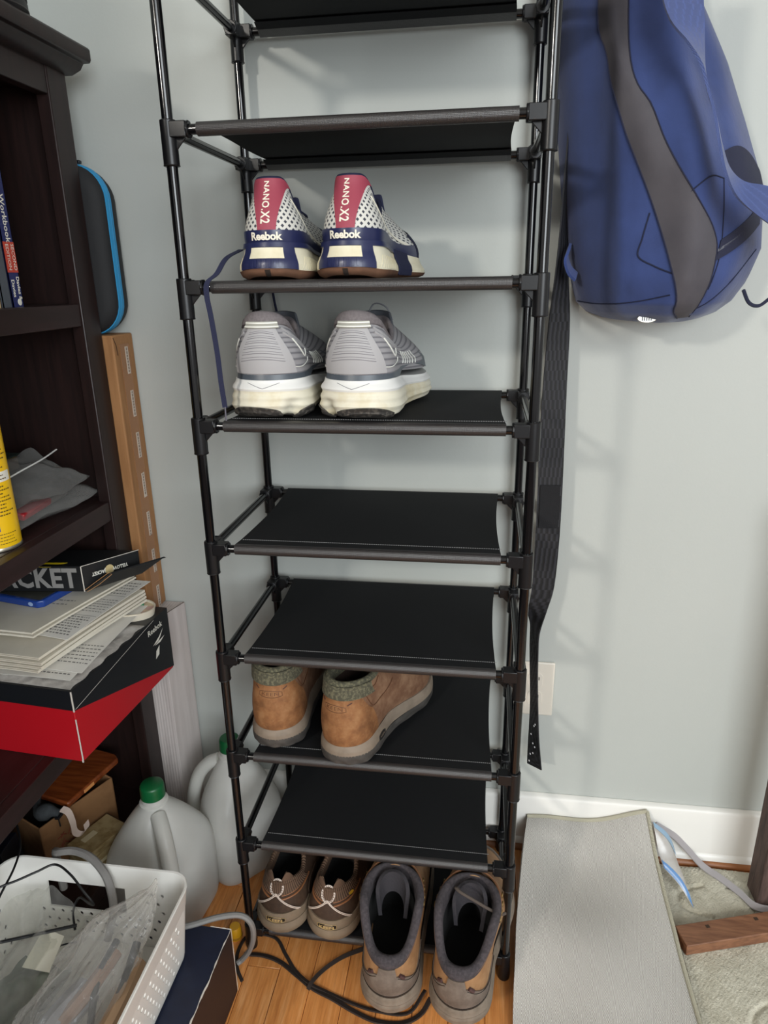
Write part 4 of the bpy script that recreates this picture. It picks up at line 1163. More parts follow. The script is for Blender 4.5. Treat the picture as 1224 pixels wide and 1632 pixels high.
for k, c in enumerate(['2f7a52', '2f7a52', 'a3607a', 'c98a4a', '7a4a6a', 'd8b878']):
    b = MB(); a = rnd.random() * 6; r_ = rnd.random() * .022
    b.tube([(r_ * math.cos(a) * 1.3 - .006, r_ * math.sin(a), .0125), (r_ * math.cos(a) * 1.3 + .006, r_ * math.sin(a) + .004, .014)], .003, 6); b.build('sweet', mat('sweet_' + 'abcdef'[k], c, .4), tin)

M_paper = mat('cream_paper', 'ddd6c6', .8, 'd3cbba', 12)
M_paper2 = mat('white_paper', 'e6e2da', .8)
M_print = mat('grey_form_print', '6f6c68', .8)
def sheetq(name, label, cat, near, far, left, z, m, th=.0018, droop=0.0, grp=None):
    """paper with its right edge from near to far; left = vector to its left edge"""
    n, f, l = A(*near), A(*far), A(*left); P = np.zeros((10, 14, 3))
    for i in range(10):
        for j in range(14):
            u, v = i / 9, j / 13
            p = n + (f - n) * u + l * v
            P[i, j] = (p[0], p[1], z - droop * ((1 - u) ** 3) * (1 - v) ** 2 + .0006 * math.sin(4 * u + 5 * v))
    b = MB(); b.sheet(P, -th); o = b.build(name, m); tag(o, label, cat, grp)
    return o, (lambda u, v, h=.0004: A(*(n + (f - n) * u + l * v), z - droop * ((1 - u) ** 3) * (1 - v) ** 2 + .0006 * math.sin(4 * u + 5 * v) + h))
def form_print(o, at, rows, cols=None, m=None):
    b = MB(); rnd = random.Random(len(rows) * 7)
    for (u, v0, v1, hu) in rows:                      # a row of dashes like a line of print
        v = v0
        while v < v1:
            l = rnd.uniform(.008, .035)
            q = [at(u, v), at(u, v + l), at(u + hu, v + l), at(u + hu, v)]
            b.add(q, [(0, 1, 2, 3)]); v += l + .012
    q = b.build('printed_lines', m or M_print, o, smooth=False); q['kind'] = 'stuff'
grp = 'papers piled on the red shoe box'
L1 = (-.205, .012)
o, at = sheetq('paper_sheet', 'lowest white sheet sliding over the front edge of the red shoe box', 'paper', (-.214, -.058), (-.215, .150), (-.17, .004), ZT + .0085, M_paper2, .0005, .002, grp)
form_print(o, at, [(.06 + .05 * k, .05, .55, .012) for k in range(5)])
o, at = sheetq('paper_sheet', 'white printed sheet with curled corner second from the bottom of the pile', 'paper', (-.206, -.040), (-.208, .178), (-.18, .004), ZT + .0125, M_paper2, .0006, .004, grp)
form_print(o, at, [(.10 + .045 * k, .02, .5, .010) for k in range(6)])
names = ['lowest thick cream envelope of the pile', 'second thick cream envelope from the bottom of the pile', 'third thick cream envelope from the bottom of the pile', 'fourth cream envelope just under the printed form']
for k, (near, far) in enumerate([((-.2625, -.059), (-.2125, .186)), ((-.255, -.0605), (-.2115, .184)), ((-.253, -.0615), (-.2105, .181)), ((-.2565, -.0595), (-.209, .177))]):
    o, at = sheetq('envelope', names[k], 'envelope', near, far, L1, ZT + .0215 + .0075 * k, M_paper, .0042, .002, grp)
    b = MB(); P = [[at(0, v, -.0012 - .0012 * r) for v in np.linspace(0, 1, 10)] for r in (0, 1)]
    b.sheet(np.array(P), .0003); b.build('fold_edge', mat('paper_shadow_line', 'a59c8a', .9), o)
zf = ZT + .0215 + .0075 * 3 + .0016
o, at = sheetq('printed_form', 'printed form sheet lying between the cream envelopes', 'paper', (-.240, -.012), (-.2085, .200), (-.17, .020), zf + .0042, M_paper2, .0006, .003, grp)
form_print(o, at, [(.05 + .035 * k, .04 + .02 * (k % 3), .34, .012) for k in range(8)] + [(.40 + .04 * k, .03, .42, .008) for k in range(6)] + [(.72 + .05 * k, .05, .30, .014) for k in range(5)])
b = MB()
for u in (.33, .52, .68): b.add([at(u, .02), at(u, .5), at(u + .004, .5), at(u + .004, .02)], [(0, 1, 2, 3)])
b.build('form_rule', M_print, o, smooth=False)
zt1 = zf + .0065
o, at = sheetq('envelope', 'second envelope from the top of the pile', 'envelope', (-.2875, -.022), (-.2375, .204), (-.215, .010), zt1 + .0036, M_paper, .0030, .001, grp)
o, at = sheetq('envelope', 'topmost cream envelope under the blue disc case', 'envelope', (-.291, -.0195), (-.2385, .209), (-.215, .010), zt1 + .0082, M_paper, .0030, .001, grp)
form_print(o, at, [(.40, .10, .42, .010), (.46, .08, .46, .010), (.20, .50, .70, .012)])
ztop = zt1 + .0092
dc = thing('disc_case', 'blue plastic disc case lying under the black carton', 'disc case', (-.36, .10, ztop))
b = MB(); Md = frame((-.322, .052, ztop), -.20)
b.prism([tuple(Md @ Vector(p)) for p in ((-.008, 0, 0), (0, .008, 0), (0, .160, 0), (-.008, .168, 0), (-.12, .168, 0), (-.12, 0, 0))], (0, 0, .0125)); b.build('case_shell', mat('translucent_blue_plastic', '20408c', .2, spec=.6), dc, world=True, bevel=.002)
b = MB(); b.prism([tuple(Md @ Vector(p)) for p in ((-.006, .006, .0127), (-.006, .162, .0127), (-.118, .162, .0127), (-.118, .006, .0127))], (0, 0, .0004)); b.build('sleeve_print', mat('dark_olive_print', '3a3a34', .4), dc, world=True)
b = MB(); b.prism([tuple(Md @ Vector((-.020 + .005 * math.cos(a), -.0004, .0065 + .0035 * math.sin(a)))) for a in np.linspace(0, 2 * PI, 14, endpoint=False)], tuple(Md.to_3x3() @ Vector((0, -.0003, 0)))); b.build('case_badge', mat('pale_blue_badge', '9fb6dc', .4), dc, world=True)
# the black carton with grey slab lettering: slightly skewed, end flap open
zy = ztop + .0135
yb = thing('black_carton', 'black carton with big grey lettering and an open end flap on top of the papers', 'box', (-.33, .12, zy))
yc, e1, e2, hh = A(-.270, .096, zy), A(-.990, -.10, 0), A(.60, .80, 0), .045
def yv(a, c, h): return yc + e1 * a + e2 * c + A(0, 0, h)
M_yblk = mat('black_carton_print', '17181a', .45)
b = MB(); v = [yv(0, 0, 0), yv(.235, 0, 0), yv(.235, .100, 0), yv(0, .100, 0)]; b.prism(v, (0, 0, hh)); b.build('carton_body', M_yblk, yb, world=True, bevel=.0008)
b = MB()
for k in range(4):
    for (a, c) in ((0, 0),): pass
b.tube([yv(0, -.0002, 0), yv(0, -.0002, hh)], .0009, 5); b.tube([yv(-.0004, .0, hh), yv(-.0004, .1, hh)], .0006, 5); b.build('worn_edge', mat('bare_white_card', 'd6d0c6', .8), yb, world=True)
b = MB(); nfr = A(*np.cross(-e1, A(0, 0, 1))); 
add_text(b, 'YELLOW JACKET', .0470, yv(.170, -.0006, hh / 2), -e1, (0, 0, 1), bold=.0016, xs=.86, spacing=1.06); b.build('front_lettering', mat('grey_print', '8d8b88', .5), yb, world=True, smooth=False)
b = MB(); P = [yv(.050, -.0004, hh - .001), yv(.105, -.0004, hh - .001), yv(.105, .02, hh + .0006), yv(.043, .02, hh + .0006)]; b.quadbox(P, .0003); b.build('yellow_panel', mat('yellow_print', 'e2c51c', .45), yb, world=True)
b = MB(); add_text(b, 'YELLOW', .0085, yv(-.0006, .064, .026), -e2, (0, 0, -1), bold=.0003, xs=.8); add_text(b, 'JACKET', .0085, yv(-.0006, .027, .026), -e2, (0, 0, -1), bold=.0003, xs=.8); b.build('end_lettering', mat('white_print', 'e9e6da', .5), yb, world=True, smooth=False)
b = MB(); b.prism([yv(-.0005, .0455 + .0075 * math.cos(a), .026 + .0085 * math.sin(a)) for a in np.linspace(0, 2 * PI, 18, endpoint=False)], tuple(A(.0004, 0, 0))); b.build('end_emblem', mat('pale_gold_print', 'cbb684', .5), yb, world=True)
b = MB(); P = [yv(-.001, .0005, .002), yv(-.001, .099, .002), yv(-.036, .108, .030), yv(-.034, .012, .030)]; b.quadbox(P, .0015); P = [yv(-.034, .012, .030), yv(-.036, .108, .030), yv(-.038, .110, .028), yv(-.036, .012, .028)]; b.quadbox(P, .0006)
b.build('end_flap', M_yblk, yb, world=True, label='open black end flap of the carton')
b = MB(); b.tube([yv(0.0, -.0004, .002), yv(-.017, .006, .017), yv(-.034, .0115, .031), yv(-.038, .012, .0275), yv(-.02, .006, .011), yv(-.004, 0, -.0005)], .0005, 5); b.build('flap_edge', mat('raw_card_edge', 'b98a5c', .8), yb, world=True)

# ---------------------------------------------------------------- boxes between the bookcase and the back wall
wb = thing('white_carton', 'tall white cardboard carton standing between the bookcase and the back wall', 'carton', (-.25, .265, 0))
def ribbed_card(name, c1, c2):
    t = NT(name); p = t.sep(t.coord('Object')); s_ = t.math('SINE', t.math('MULTIPLY', p[0], 1100))
    f = t.noise(10, 3, .5, stretch=(6, 6, .4))
    t.set(col=t.mix(t.range(f, .35, .7), c1, c2), rough=.75); t.set(normal=t.bump(s_, .25, .0008)); return t.m
M_wcard = ribbed_card('white_corrugated_card', 'cdc4c0', 'bcb2ae')
wp = [(-.215, .2325), (-.196, .2985), (-.300, .2995), (-.300, .2325)]
b = MB(); b.prism([(x, y, 0) for x, y in wp], (0, 0, .513)); b.build('carton_body', M_wcard, wb, world=True, bevel=.0012)
b = MB(); b.box((-.2155, .2322, .5128), (-.296, .2650, .5145)); b.build('top_flap', M_wcard, wb, world=True, bevel=.0005)
b = MB(); b.tube([(-.2146, .2335, .5136), (-.206, .262, .5138), (-.197, .296, .5136)], .0007, 5); b.build('flap_gap', mat('card_slot_shadow', '6a5c54', .9), wb, world=True)
cb = thing('long_carton', 'long upright brown cardboard carton with small white labels behind the bookcase', 'carton', (-.27, .265, .515))
M_kraft = mat('kraft_card', 'a3754a', .75, '94683f', 14, bump=(40, .08, .001), stretch=(6, 6, .6))
b = MB(); b.box((-.300, .2305, .5148), (-.2345, .2985, 1.028)); b.build('carton_body', M_kraft, cb, world=True, bevel=.0025)
b = MB(); b.box((-.2346, .249, .516), (-.2340, .281, 1.012)); b.build('packing_tape', mat('brown_tape', '9c6c44', .25), cb, world=True)
b = MB(); b.tube([(-.2342, .232, 1.024), (-.2338, .238, 1.012), (-.2338, .240, .995)], .0006, 5); b.build('card_tear', mat('dark_card_gap', '3e2818', .9), cb, world=True)
for k in range(7):
    zc = .985 - k * .0745
    b = MB(); b.box((-.2341, .2655, zc - .024), (-.2336, .2755, zc + .022)); lb = b.build('label', mat('white_label', 'cfc1b2', .6), cb, world=True)
    b = MB(); rr = random.Random(k); z = zc + .020
    while z > zc - .02:
        l = rr.uniform(.0025, .005); b.box((-.2337, .2685, z - l), (-.2334, .2725, z)); z -= l + .0015
    q = b.build('label_print', mat('grey_label_print', '8d7a6c', .7), lb, world=True); q['kind'] = 'stuff'
hc = thing('headphone_case', 'black hard zip case with bright blue zipper standing on the long carton', 'case', (-.312, .2655, 1.029), -.03)
def rrect(hx, hz, r, n=8):
    pts = []
    for cx, cz, a0 in ((hx - r, hz - r, 0), (-hx + r, hz - r, 90), (-hx + r, -hz + r, 180), (hx - r, -hz + r, 270)):
        for k in range(n + 1):
            a = math.radians(a0 + 90 * k / n); pts.append((cx + r * math.cos(a), cz + r * math.sin(a)))
    return pts
def case_ring(y, g, zc=.129): return [(x, y, z + zc) for x, z in rrect(.090 - g, .128 - g, max(.052 - g, .004))]
b = MB(); R = [case_ring(y, g) for y, g in ((-.034, .040), (-.0335, .022), (-.031, .011), (-.026, .004), (-.020, .0005), (-.016, .0))] ; b.grid(np.array(R), cv=True); b.add(R[0], [tuple(range(len(R[0])))]); b.build('front_shell', mat('black_textured_shell', '1b1c1e', .75, bump=(500, .25, .0006)), hc)
b = MB(); R = [case_ring(y, g) for y, g in ((-.004, .0), (.010, .0015), (.022, .006), (.0305, .014), (.0325, .03))]; b.grid(np.array(R), cv=True); b.add(R[-1], [tuple(range(len(R[0])))]); b.build('rear_shell', mat('black_textured_shell', '1b1c1e', .75), hc)
b = MB(); R = [case_ring(y, g) for y, g in ((-.018, .001), (-.018, -.0014), (-.0118, -.0020), (-.0114, -.0004), (-.0108, -.0004), (-.0104, -.0020), (-.003, -.0014), (-.003, .001))]; b.grid(np.array(R), cv=True); b.build('zipper_tape', mat('bright_blue_zip_tape', '2f93c8', .6), hc)
b = MB(); b.box((.030, -.014, .2585), (.052, -.006, .2635)); b.build('zip_pull', mat('dark_metal', '33363b', .3, metal=.7), hc, bevel=.001)
# ------------------------------------------------------------------ floor clutter on the left
# open carton on the bookcase's bottom shelf, with a wooden board across it
ZB = SH[0]
OM = frame((-.3530, -.0180, ZB), -.40)
oc = thing('open_carton', 'worn open brown cardboard carton in the bottom of the bookcase', 'carton', (-.39, .05, ZB))
M_oldk = mat('old_brown_card', '8a6440', .8, '6e4a2c', 18, bump=(60, .2, .001))
OW, OL, OH, tk = .15, .150, .100, .003
for nm, lo, hi in (('front_wall', (-OW, 0, 0), (0, tk, OH)), ('back_wall', (-OW, OL - tk, 0), (0, OL, OH)), ('side_wall', (-tk, 0, 0), (0, OL, OH)), ('side_wall', (-OW, 0, 0), (-OW + tk, OL, OH)), ('bottom', (-OW, 0, 0), (0, OL, tk))):
    b = MB(); b.box(lo, hi, M=OM); b.build(nm, M_oldk, oc, world=True, bevel=.0008)
b = MB()                                              # worn dark red stamped scrawl on the near half of the right side
rnd = random.Random(2)
for k in range(16):
    y_, z_ = rnd.uniform(.008, .06), rnd.uniform(.012, .062); b.tube([tuple(OM @ Vector((.0003, y_, z_))), tuple(OM @ Vector((.0003, y_ + rnd.uniform(.004, .014), z_ + rnd.uniform(-.012, .012))))], .0008, 4)
q = b.build('stamped_scrawl', mat('faded_red_print', '7a2f22', .8), oc, world=True); q['kind'] = 'stuff'
wbd = thing('wooden_board', 'varnished reddish wooden board lying across the open carton', 'board', (-.40, .10, ZB + OH))
b = MB(); BMt = frame((-.3290, .0330, ZB + OH + .0012), -.22)
b.prism([tuple(BMt @ Vector(p)) for p in ((0, 0, 0), (.0, .128, 0), (-.014, .1375, 0), (-.16, .1375, 0), (-.16, 0, 0))], (0, 0, .012)); b.build('board_slab', mat('red_varnished_wood', '6a3218', .22, '85441f', 14, bump=(40, .05, .001), stretch=(1, 8, 1), coat=.4), wbd, world=True, bevel=.003)
b = MB(); b.box((-.0006, .038, .003), (.0012, .062, .0095), M=BMt); b.build('pale_chip', mat('bare_pale_wood', 'd58f52', .5), wbd, world=True)
# dark sleeve hanging in the carton and its ribbon
sl = thing('dark_sleeve', 'dark grey fabric sleeve draped out of the open carton', 'sleeve', (-.37, .02, ZB + OH))
pts = spline([tuple(OM @ Vector(p)) for p in ((-.100, .062, .098), (-.080, .050, .112), (-.052, .032, .108), (-.028, .024, .106), (-.010, .030, .111), (.004, .038, .107))], 24)
b = MB(); b.tube(pts, [.011 + .004 * math.sin(k * .5) for k in range(24)], 10); b.build('sleeve_cloth', mat('charcoal_cloth', '2e3133', .9, '3c4043', 40, bump=(90, .6, .003)), sl, world=True)
b = MB(); p = A(*pts[-1]); b.box(tuple(p + A(-.004, -.010, -.006)), tuple(p + A(.004, .004, -.001))); b.tube([p + A(.002, -.008, -.004), p + A(.004, -.009, -.020)], .0014, 6); b.build('buckle', mat('dark_metal', '33363b', .3, metal=.7), sl, world=True, bevel=.001)
q = spline([p + A(.002, .004, .006), p + A(.014, .004, .000), p + A(.022, .000, -.018), p + A(.026, -.004, -.034), p + A(.034, .000, -.041), p + A(.042, .006, -.034), p + A(.038, .012, -.026)], 30)
b = MB(); b.ribbon(q, [(.004, .010, .004)] * 30, .0006); b.build('ribbon_tail', mat('pale_pink_ribbon', 'cbb7aa', .7), sl, world=True)
cbx = thing('dark_contents', 'black bundle inside the open carton', 'bundle', tuple(OM @ Vector((-.06, .05, .004))))
P = np.zeros((16, 14, 3)); rs = np.random.RandomState(4)
for i in range(16):
    for j in range(14):
        u, v = i / 15, j / 13; P[i, j] = OM @ Vector((-OW + .010 + (OW - .020) * v, .010 + (OL - .020) * u, .045 + .03 * math.sin(PI * u) * math.sin(PI * v) + .006 * math.sin(7 * u + 9 * v)))
b = MB(); b.sheet(P, .002 if np.cross(P[1, 0] - P[0, 0], P[0, 1] - P[0, 0])[2] < 0 else -.002); b.build('cloth', mat('black_cloth', '131314', .7, bump=(60, .5, .003)), cbx, world=True)
# small printed carton
sc_ = thing('small_carton', 'small tan printed carton beside the open carton', 'carton', (-.30, .05, ZB))
CM = frame((-.2760, -.0120, ZB), -.38)
b = MB(); b.box((-.055, 0, 0), (0, .085, .046), M=CM); b.build('carton_body', mat('tan_printed_card', 'a3916a', .6, '857048', 45, .42, .6, stretch=(1, 1, 3)), sc_, world=True, bevel=.001)
b = MB(); b.box((-.042, .018, .0458), (-.030, .045, .0464), M=CM); b.box((-.0004, .02, .012), (.0006, .05, .018), M=CM); b.build('label_print', mat('pale_card_print', 'c9bd9c', .6), sc_, world=True)
b = MB(); b.box((-.0545, .0845, .0455), (-.0005, .0855, .0465), M=CM); b.build('lid_edge', mat('dark_card_gap', '3e2818', .9), sc_, world=True)
# black carton with a barcode
bc = thing('barcode_box', 'black and navy box with white barcode label at the edge of the bookcase', 'box', (-.43, -.08, ZB))
KM = frame((-.3730, -.075, ZB), .12) @ Matrix.Rotation(-.10, 4, 'Y')
b = MB(); b.box((-.10, 0, .0105), (0, .05, .100), M=KM); b.build('box_body', mat('black_navy_card', '14161f', .4), bc, world=True, bevel=.001)
b = MB(); b.box((-.055, -.0006, .045), (-.012, 0, .092), M=KM); lb = b.build('label', mat('white_label', 'cfc1b2', .6), bc, world=True)
b = MB(); rnd = random.Random(6); z = .052
while z < .086:
    h = rnd.choice((.0008, .0014, .002)); b.box((-.048, -.0009, z), (-.020, -.0006, z + h), M=KM); z += h + rnd.choice((.0009, .0014))
q = b.build('barcode', mat('black_bars', '1a1a1a', .6), lb, world=True); q['kind'] = 'stuff'
b = MB(); b.box((-.0995, -.0005, .012), (-.002, 0, .034), M=KM); b.build('blue_print', mat('dark_blue_print', '1e2a50', .4), bc, world=True)

# milk jugs
M_hdpe = None
def hdpe():
    t = NT('milky_polythene')
    c = t.mix(t.range(t.noise(9, 3), .35, .7), 'f0efe9', 'e2e1db')
    t.set(col=c, rough=.34, spec=.5); bm_ = t.bump(t.noise(120, 3), .08, .001); t.set(normal=bm_)
    tl = t.n('ShaderNodeBsdfTranslucent'); t.l(c, tl.inputs[0])
    tr = t.n('ShaderNodeBsdfTransparent'); tr.inputs[0].default_value = lin('e6e6e2')
    m1 = t.n('ShaderNodeMixShader'); m1.inputs[0].default_value = .25; t.l(t.b.outputs[0], m1.inputs[1]); t.l(tl.outputs[0], m1.inputs[2])
    lw = t.n('ShaderNodeLayerWeight'); lw.inputs[0].default_value = .3
    m2 = t.n('ShaderNodeMixShader'); t.l(t.range(lw.outputs['Facing'], 0, 1, .22, .03), m2.inputs[0]); t.l(m1.outputs[0], m2.inputs[1]); t.l(tr.outputs[0], m2.inputs[2])
    t.l(m2.outputs[0], t.out.inputs[0]); return t.m
M_hdpe = hdpe()
M_green = mat('green_screw_cap', '0e5a30', .35, spec=.5)
def jug(label, x, y, rz, s, sz):
    T = thing('milk_jug', label, 'jug', (x, y, 0), rz, 'empty milk jugs on the floor')
    def sq(z, h, p, n=48, dent=0.0):
        r = []
        for k in range(n):
            a = 2 * PI * k / n; c, s_ = math.cos(a - PI / 4), math.sin(a - PI / 4)
            q = (abs(c) ** p + abs(s_) ** p) ** (-1 / p) * h
            d = math.exp(-((a if a < PI else a - 2 * PI) / .50) ** 2) * dent
            r.append((q * c_(a) * (1 - d), q * s__(a) * (1 - d), z))
        return r
    c_, s__ = math.cos, math.sin
    prof = [(.000, .062, 4, 0), (.004, .070, 4.5, 0), (.012, .0745, 5, 0), (.060, .0755, 5, 0.02), (.085, .0755, 5, .10), (.110, .0755, 4.8, .27), (.132, .0745, 4.6, .33), (.150, .069, 4.2, .35), (.168, .059, 3.6, .36), (.186, .0475, 2.9, .36), (.200, .037, 2.2, .28), (.208, .028, 2.0, .10), (.213, .0235, 2, 0), (.216, .0205, 2, 0), (.224, .0195, 2, 0), (.228, .0195, 2, 0)]
    R = [sq(z * sz, h * s, p, dent=d) for z, h, p, d in prof]
    b = MB(); b.grid(np.array(R), cv=True); b.add(R[0], [tuple(range(47, -1, -1))]); b.add(R[-1], [tuple(range(48))]); b.build('bottle', M_hdpe, T, subsurf=1)
    # hollow handle bridging the dent on the front corner
    hp = spline([(.024 * s, 0, .206 * sz), (.044 * s, 0, .198 * sz), (.064 * s, 0, .178 * sz), (.078 * s, 0, .148 * sz), (.086 * s, 0, .115 * sz), (.086 * s, 0, .085 * sz), (.078 * s, 0, .070 * sz)], 26)
    b = MB(); b.tube(hp, [.0130 * s] * 26, 12); b.build('handle', M_hdpe, T)
    b = MB(); n = 48; pr = [(0, .251), (.0165, .251), (.0185, .2495), (.0192, .247), (.0196, .236), (.0196, .2345), (.0200, .2335), (.0200, .2290), (.0185, .2285), (0, .2285)]
    R = []
    for k in range(n):
        a = 2 * PI * k / n; R.append([((r + (.0004 if (k % 2 and .234 < z < .248) else 0)) * s * math.cos(a), (r + (.0004 if (k % 2 and .234 < z < .248) else 0)) * s * math.sin(a), z * sz) for r, z in pr])
    b.grid(np.array(R), cu=True); b.build('cap', M_green, T)
    b = MB(); b.lathe([(.021 * s, .2155 * sz), (.0235 * s, .2165 * sz), (.0235 * s, .2195 * sz), (.020 * s, .2215 * sz)], 32); b.build('neck_ring', M_hdpe, T)
    return T
jug('front empty milk jug with green cap, handle facing outward behind the white basket', -.178, .055, math.radians(-52), 1.05, 1.13)
jug('rear empty milk jug with green cap standing at the wall behind the rack upright', -.088, .194, math.radians(184), 1.0, 1.13)

# white perforated basket
M_wpl = mat('white_basket_plastic', 'e6e4de', .38, spec=.45)
bk_ = thing('storage_basket', 'white perforated plastic basket full of cables and plastic bags', 'basket', (-.1815, -.264, 0))
BX, BYc, BHX, BHY, BHt = -.1815, -.264, .149, .150, .140
def brect(g, z, r=.030, n=6):
    """plan outline, tapering inward toward the floor"""
    k = g + .016 * (1 - z / BHt)
    return [(BX + x, BYc + y, z) for x, y in rrect(BHX - k, BHY - k, max(r - k, .006), n)]
def holed_wall(p0, p1, z0, z1, nz, slot=None, th=.0022):
    """one side of the basket: a row of cells, each a ring round its own round hole; slot = (u0, u1, z0, z1) leaves the hand hole open"""
    p0, p1 = A(*p0), A(*p1); L = np.linalg.norm(p1 - p0); d = (p1 - p0) / L; n = int(L / .0155); cw = L / n; ch = (z1 - z0) / nz
    cen = A(BX, BYc); inn = cen - (p0 + p1)[:2] / 2; nn = A(d[1], -d[0]); nn = nn if nn.dot(inn) > 0 else -nn
    b = MB()
    def P(u, z, o):
        tap = .016 * (1 - z / BHt); q = p0[:2] + d[:2] * u + nn * (tap + o); return (q[0], q[1], z)
    for i in range(n):
        for j in range(nz):
            a0, a1 = i * cw, (i + 1) * cw; c0, c1 = z0 + j * ch, z0 + (j + 1) * ch
            if slot and a1 > slot[0] and a0 < slot[1] and c1 > slot[2] and c0 < slot[3]: continue
            near_slot = slot and a1 > slot[0] - .03 and a0 < slot[1] + .03 and c1 > slot[2] - .012
            sh = .25 * cw * (1 if j % 2 else -1)
            cx, cz, r = (a0 + a1) / 2 + sh, (c0 + c1) / 2, .0031
            out = [(a0, c0), ((a0 + a1) / 2, c0), (a1, c0), (a1, cz), (a1, c1), ((a0 + a1) / 2, c1), (a0, c1), (a0, cz)]
            if near_slot or i in (0, n - 1):
                for o in (0, th):
                    b.add([P(a0, c0, o), P(a1, c0, o), P(a1, c1, o), P(a0, c1, o)], [(0, 1, 2, 3)])
                continue
            hole = [(cx + r * math.cos(math.radians(225 + 45 * k)), cz + r * 1.15 * math.sin(math.radians(225 + 45 * k))) for k in range(8)]
            V = [P(u, z, 0) for u, z in out] + [P(u, z, 0) for u, z in hole] + [P(u, z, th) for u, z in out] + [P(u, z, th) for u, z in hole]
            F = []
            for k in range(8):
                k2 = (k + 1) % 8
                F += [(k, k2, 8 + k2, 8 + k), (16 + k2, 16 + k, 24 + k, 24 + k2), (8 + k, 8 + k2, 24 + k2, 24 + k)]
            b.add(V, F)
    return b
cr_ = .030
zA, zB = .012, .104
walls = [((BX - BHX + cr_, BYc + BHY, 0), (BX + BHX - cr_, BYc + BHY, 0), (.035, .148, .070, .099)), ((BX + BHX, BYc + BHY - cr_, 0), (BX + BHX, BYc - BHY + cr_, 0), None),
         ((BX - BHX, BYc + BHY - cr_, 0), (BX - BHX, BYc - BHY + cr_, 0), None), ((BX - BHX + cr_, BYc - BHY, 0), (BX + BHX - cr_, BYc - BHY, 0), None)]
for p0, p1, sl_ in walls:
    holed_wall(p0, p1, zA, zB, 6, sl_).build('perforated_side', M_wpl, bk_, world=True, smooth=False, recalc=False)
# rounded corners, solid rim band and floor
ring_idx = rrect(1, 1, .1, 6)
for q in range(4):
    b = MB(); idx = [q * 7 + k for k in range(7)]
    rows = []
    for z in (.012, .04, .07, .104): 
        o_, i_ = brect(0, z), brect(.0022, z); rows.append([o_[k] for k in idx] + [i_[k] for k in reversed(idx)])
    b.grid(np.array(rows), cv=True); b.build('corner', M_wpl, bk_, world=True)
b = MB(); R = [brect(.0, .1035), brect(-.0006, .106), brect(-.0012, .134), brect(-.0022, .138), brect(-.001, .1402), brect(.0016, .1395), brect(.0028, .136), brect(.0028, .1035)]
b.grid(np.array(R), cv=True); b.build('rim', M_wpl, bk_, world=True)
b = MB(); R = [brect(.0, .0125), brect(.001, .003), brect(.004, .001)]; b.grid(np.array(R), cv=True); b.add(R[-1], [tuple(range(len(R[0])))]); b.add([(x, y, .004) for x, y, z in brect(.002, .004)], [tuple(range(len(R[0])))]); b.build('basket_floor', M_wpl, bk_, world=True)

bk_.location.z = .1362
# plastic bags in the basket
def crumple_blob(path, radii, seed, n=72, m=60, amp=.25, sq=(1, 1, .8)):
    """closed crumpled bag along a spine: ridged folds running lengthwise"""
    rs = np.random.RandomState(seed); ph = rs.rand(12) * 6.3
    P = spline(path, m); rr = np.interp(np.linspace(0, 1, m), np.linspace(0, 1, len(radii)), radii); rows = []
    for i in range(m):
        d = P[min(i + 1, m - 1)] - P[max(i - 1, 0)]; d /= np.linalg.norm(d); s_ = np.cross(d, A(0, 0, 1)); s_ /= np.linalg.norm(s_); u_ = np.cross(s_, d)
        q = i / (m - 1); row = []
        for k in range(n):
            a = 2 * PI * k / n
            f = abs(math.sin(5 * a + ph[0] + 1.3 * math.sin(4 * q + ph[1]))) * .55 + abs(math.sin(9 * a + ph[2] + 5 * q)) * .3 + abs(math.sin(14 * a - 6 * q + ph[3])) * .2 + .25 * math.sin(17 * q + 3 * a + ph[4]) + .2 * math.sin(31 * q - 5 * a + ph[5])
            r = rr[i] * (1 + amp * (f - .6))
            row.append(P[i] + s_ * (r * math.cos(a) * sq[0]) + u_ * (r * math.sin(a) * sq[2]))
        rows.append(row)
    b = MB(); b.grid(np.array(rows), cv=True); b.add(rows[0], [tuple(range(n))]); b.add(rows[-1], [tuple(range(n))]); return b
ZK = .1362
cbag = thing('crumpled_bag', 'clear crumpled plastic bag with a twisted neck in the white basket', 'plastic bag', (-.12, -.26, ZK + .006))
b = crumple_blob([(-.068, -.152, .302), (-.072, -.160, .288), (-.086, -.180, .268), (-.108, -.205, .244), (-.125, -.255, .220), (-.140, -.315, .205), (-.15, -.37, .195)], [.0015, .007, .026, .044, .052, .054, .030], 11, sq=(1.0, 1, .85)); b.build('film', film('crinkled_clear_film', 'f6f4f1', .13, .60, .06, 20, 1.0), cbag, world=True, angle=25)
for k, (a, c, r, col) in enumerate((((-.082, -.20, .235), (-.090, -.32, .190), .006, '18171a'), ((-.112, -.20, .235), (-.100, -.300, .205), .005, '232226'), ((-.075, -.215, .22), (-.095, -.35, .185), .012, 'a88a6c'), ((-.13, -.25, .205), (-.155, -.36, .185), .020, '8d8d93'), ((-.11, -.21, .225), (-.145, -.31, .205), .010, '8a6a55'))):
    b = MB(); P = spline([a, tuple((A(*a) + A(*c)) / 2 + A(.008 * (-1) ** k, 0, .006)), c], 14); b.tube(P, r, 8); b.build(['black_strip', 'dark_strip', 'tan_card', 'grey_item', 'brown_item'][k], mat('bag_content_' + 'abcde'[k], col, .6), cbag, world=True)
wbag = thing('milky_bag', 'flat milky plastic bag lying at the left side of the white basket', 'plastic bag', (-.26, -.24, ZK + .02))
P = np.zeros((34, 30, 3)); rs = np.random.RandomState(21); ph = rs.rand(8) * 6
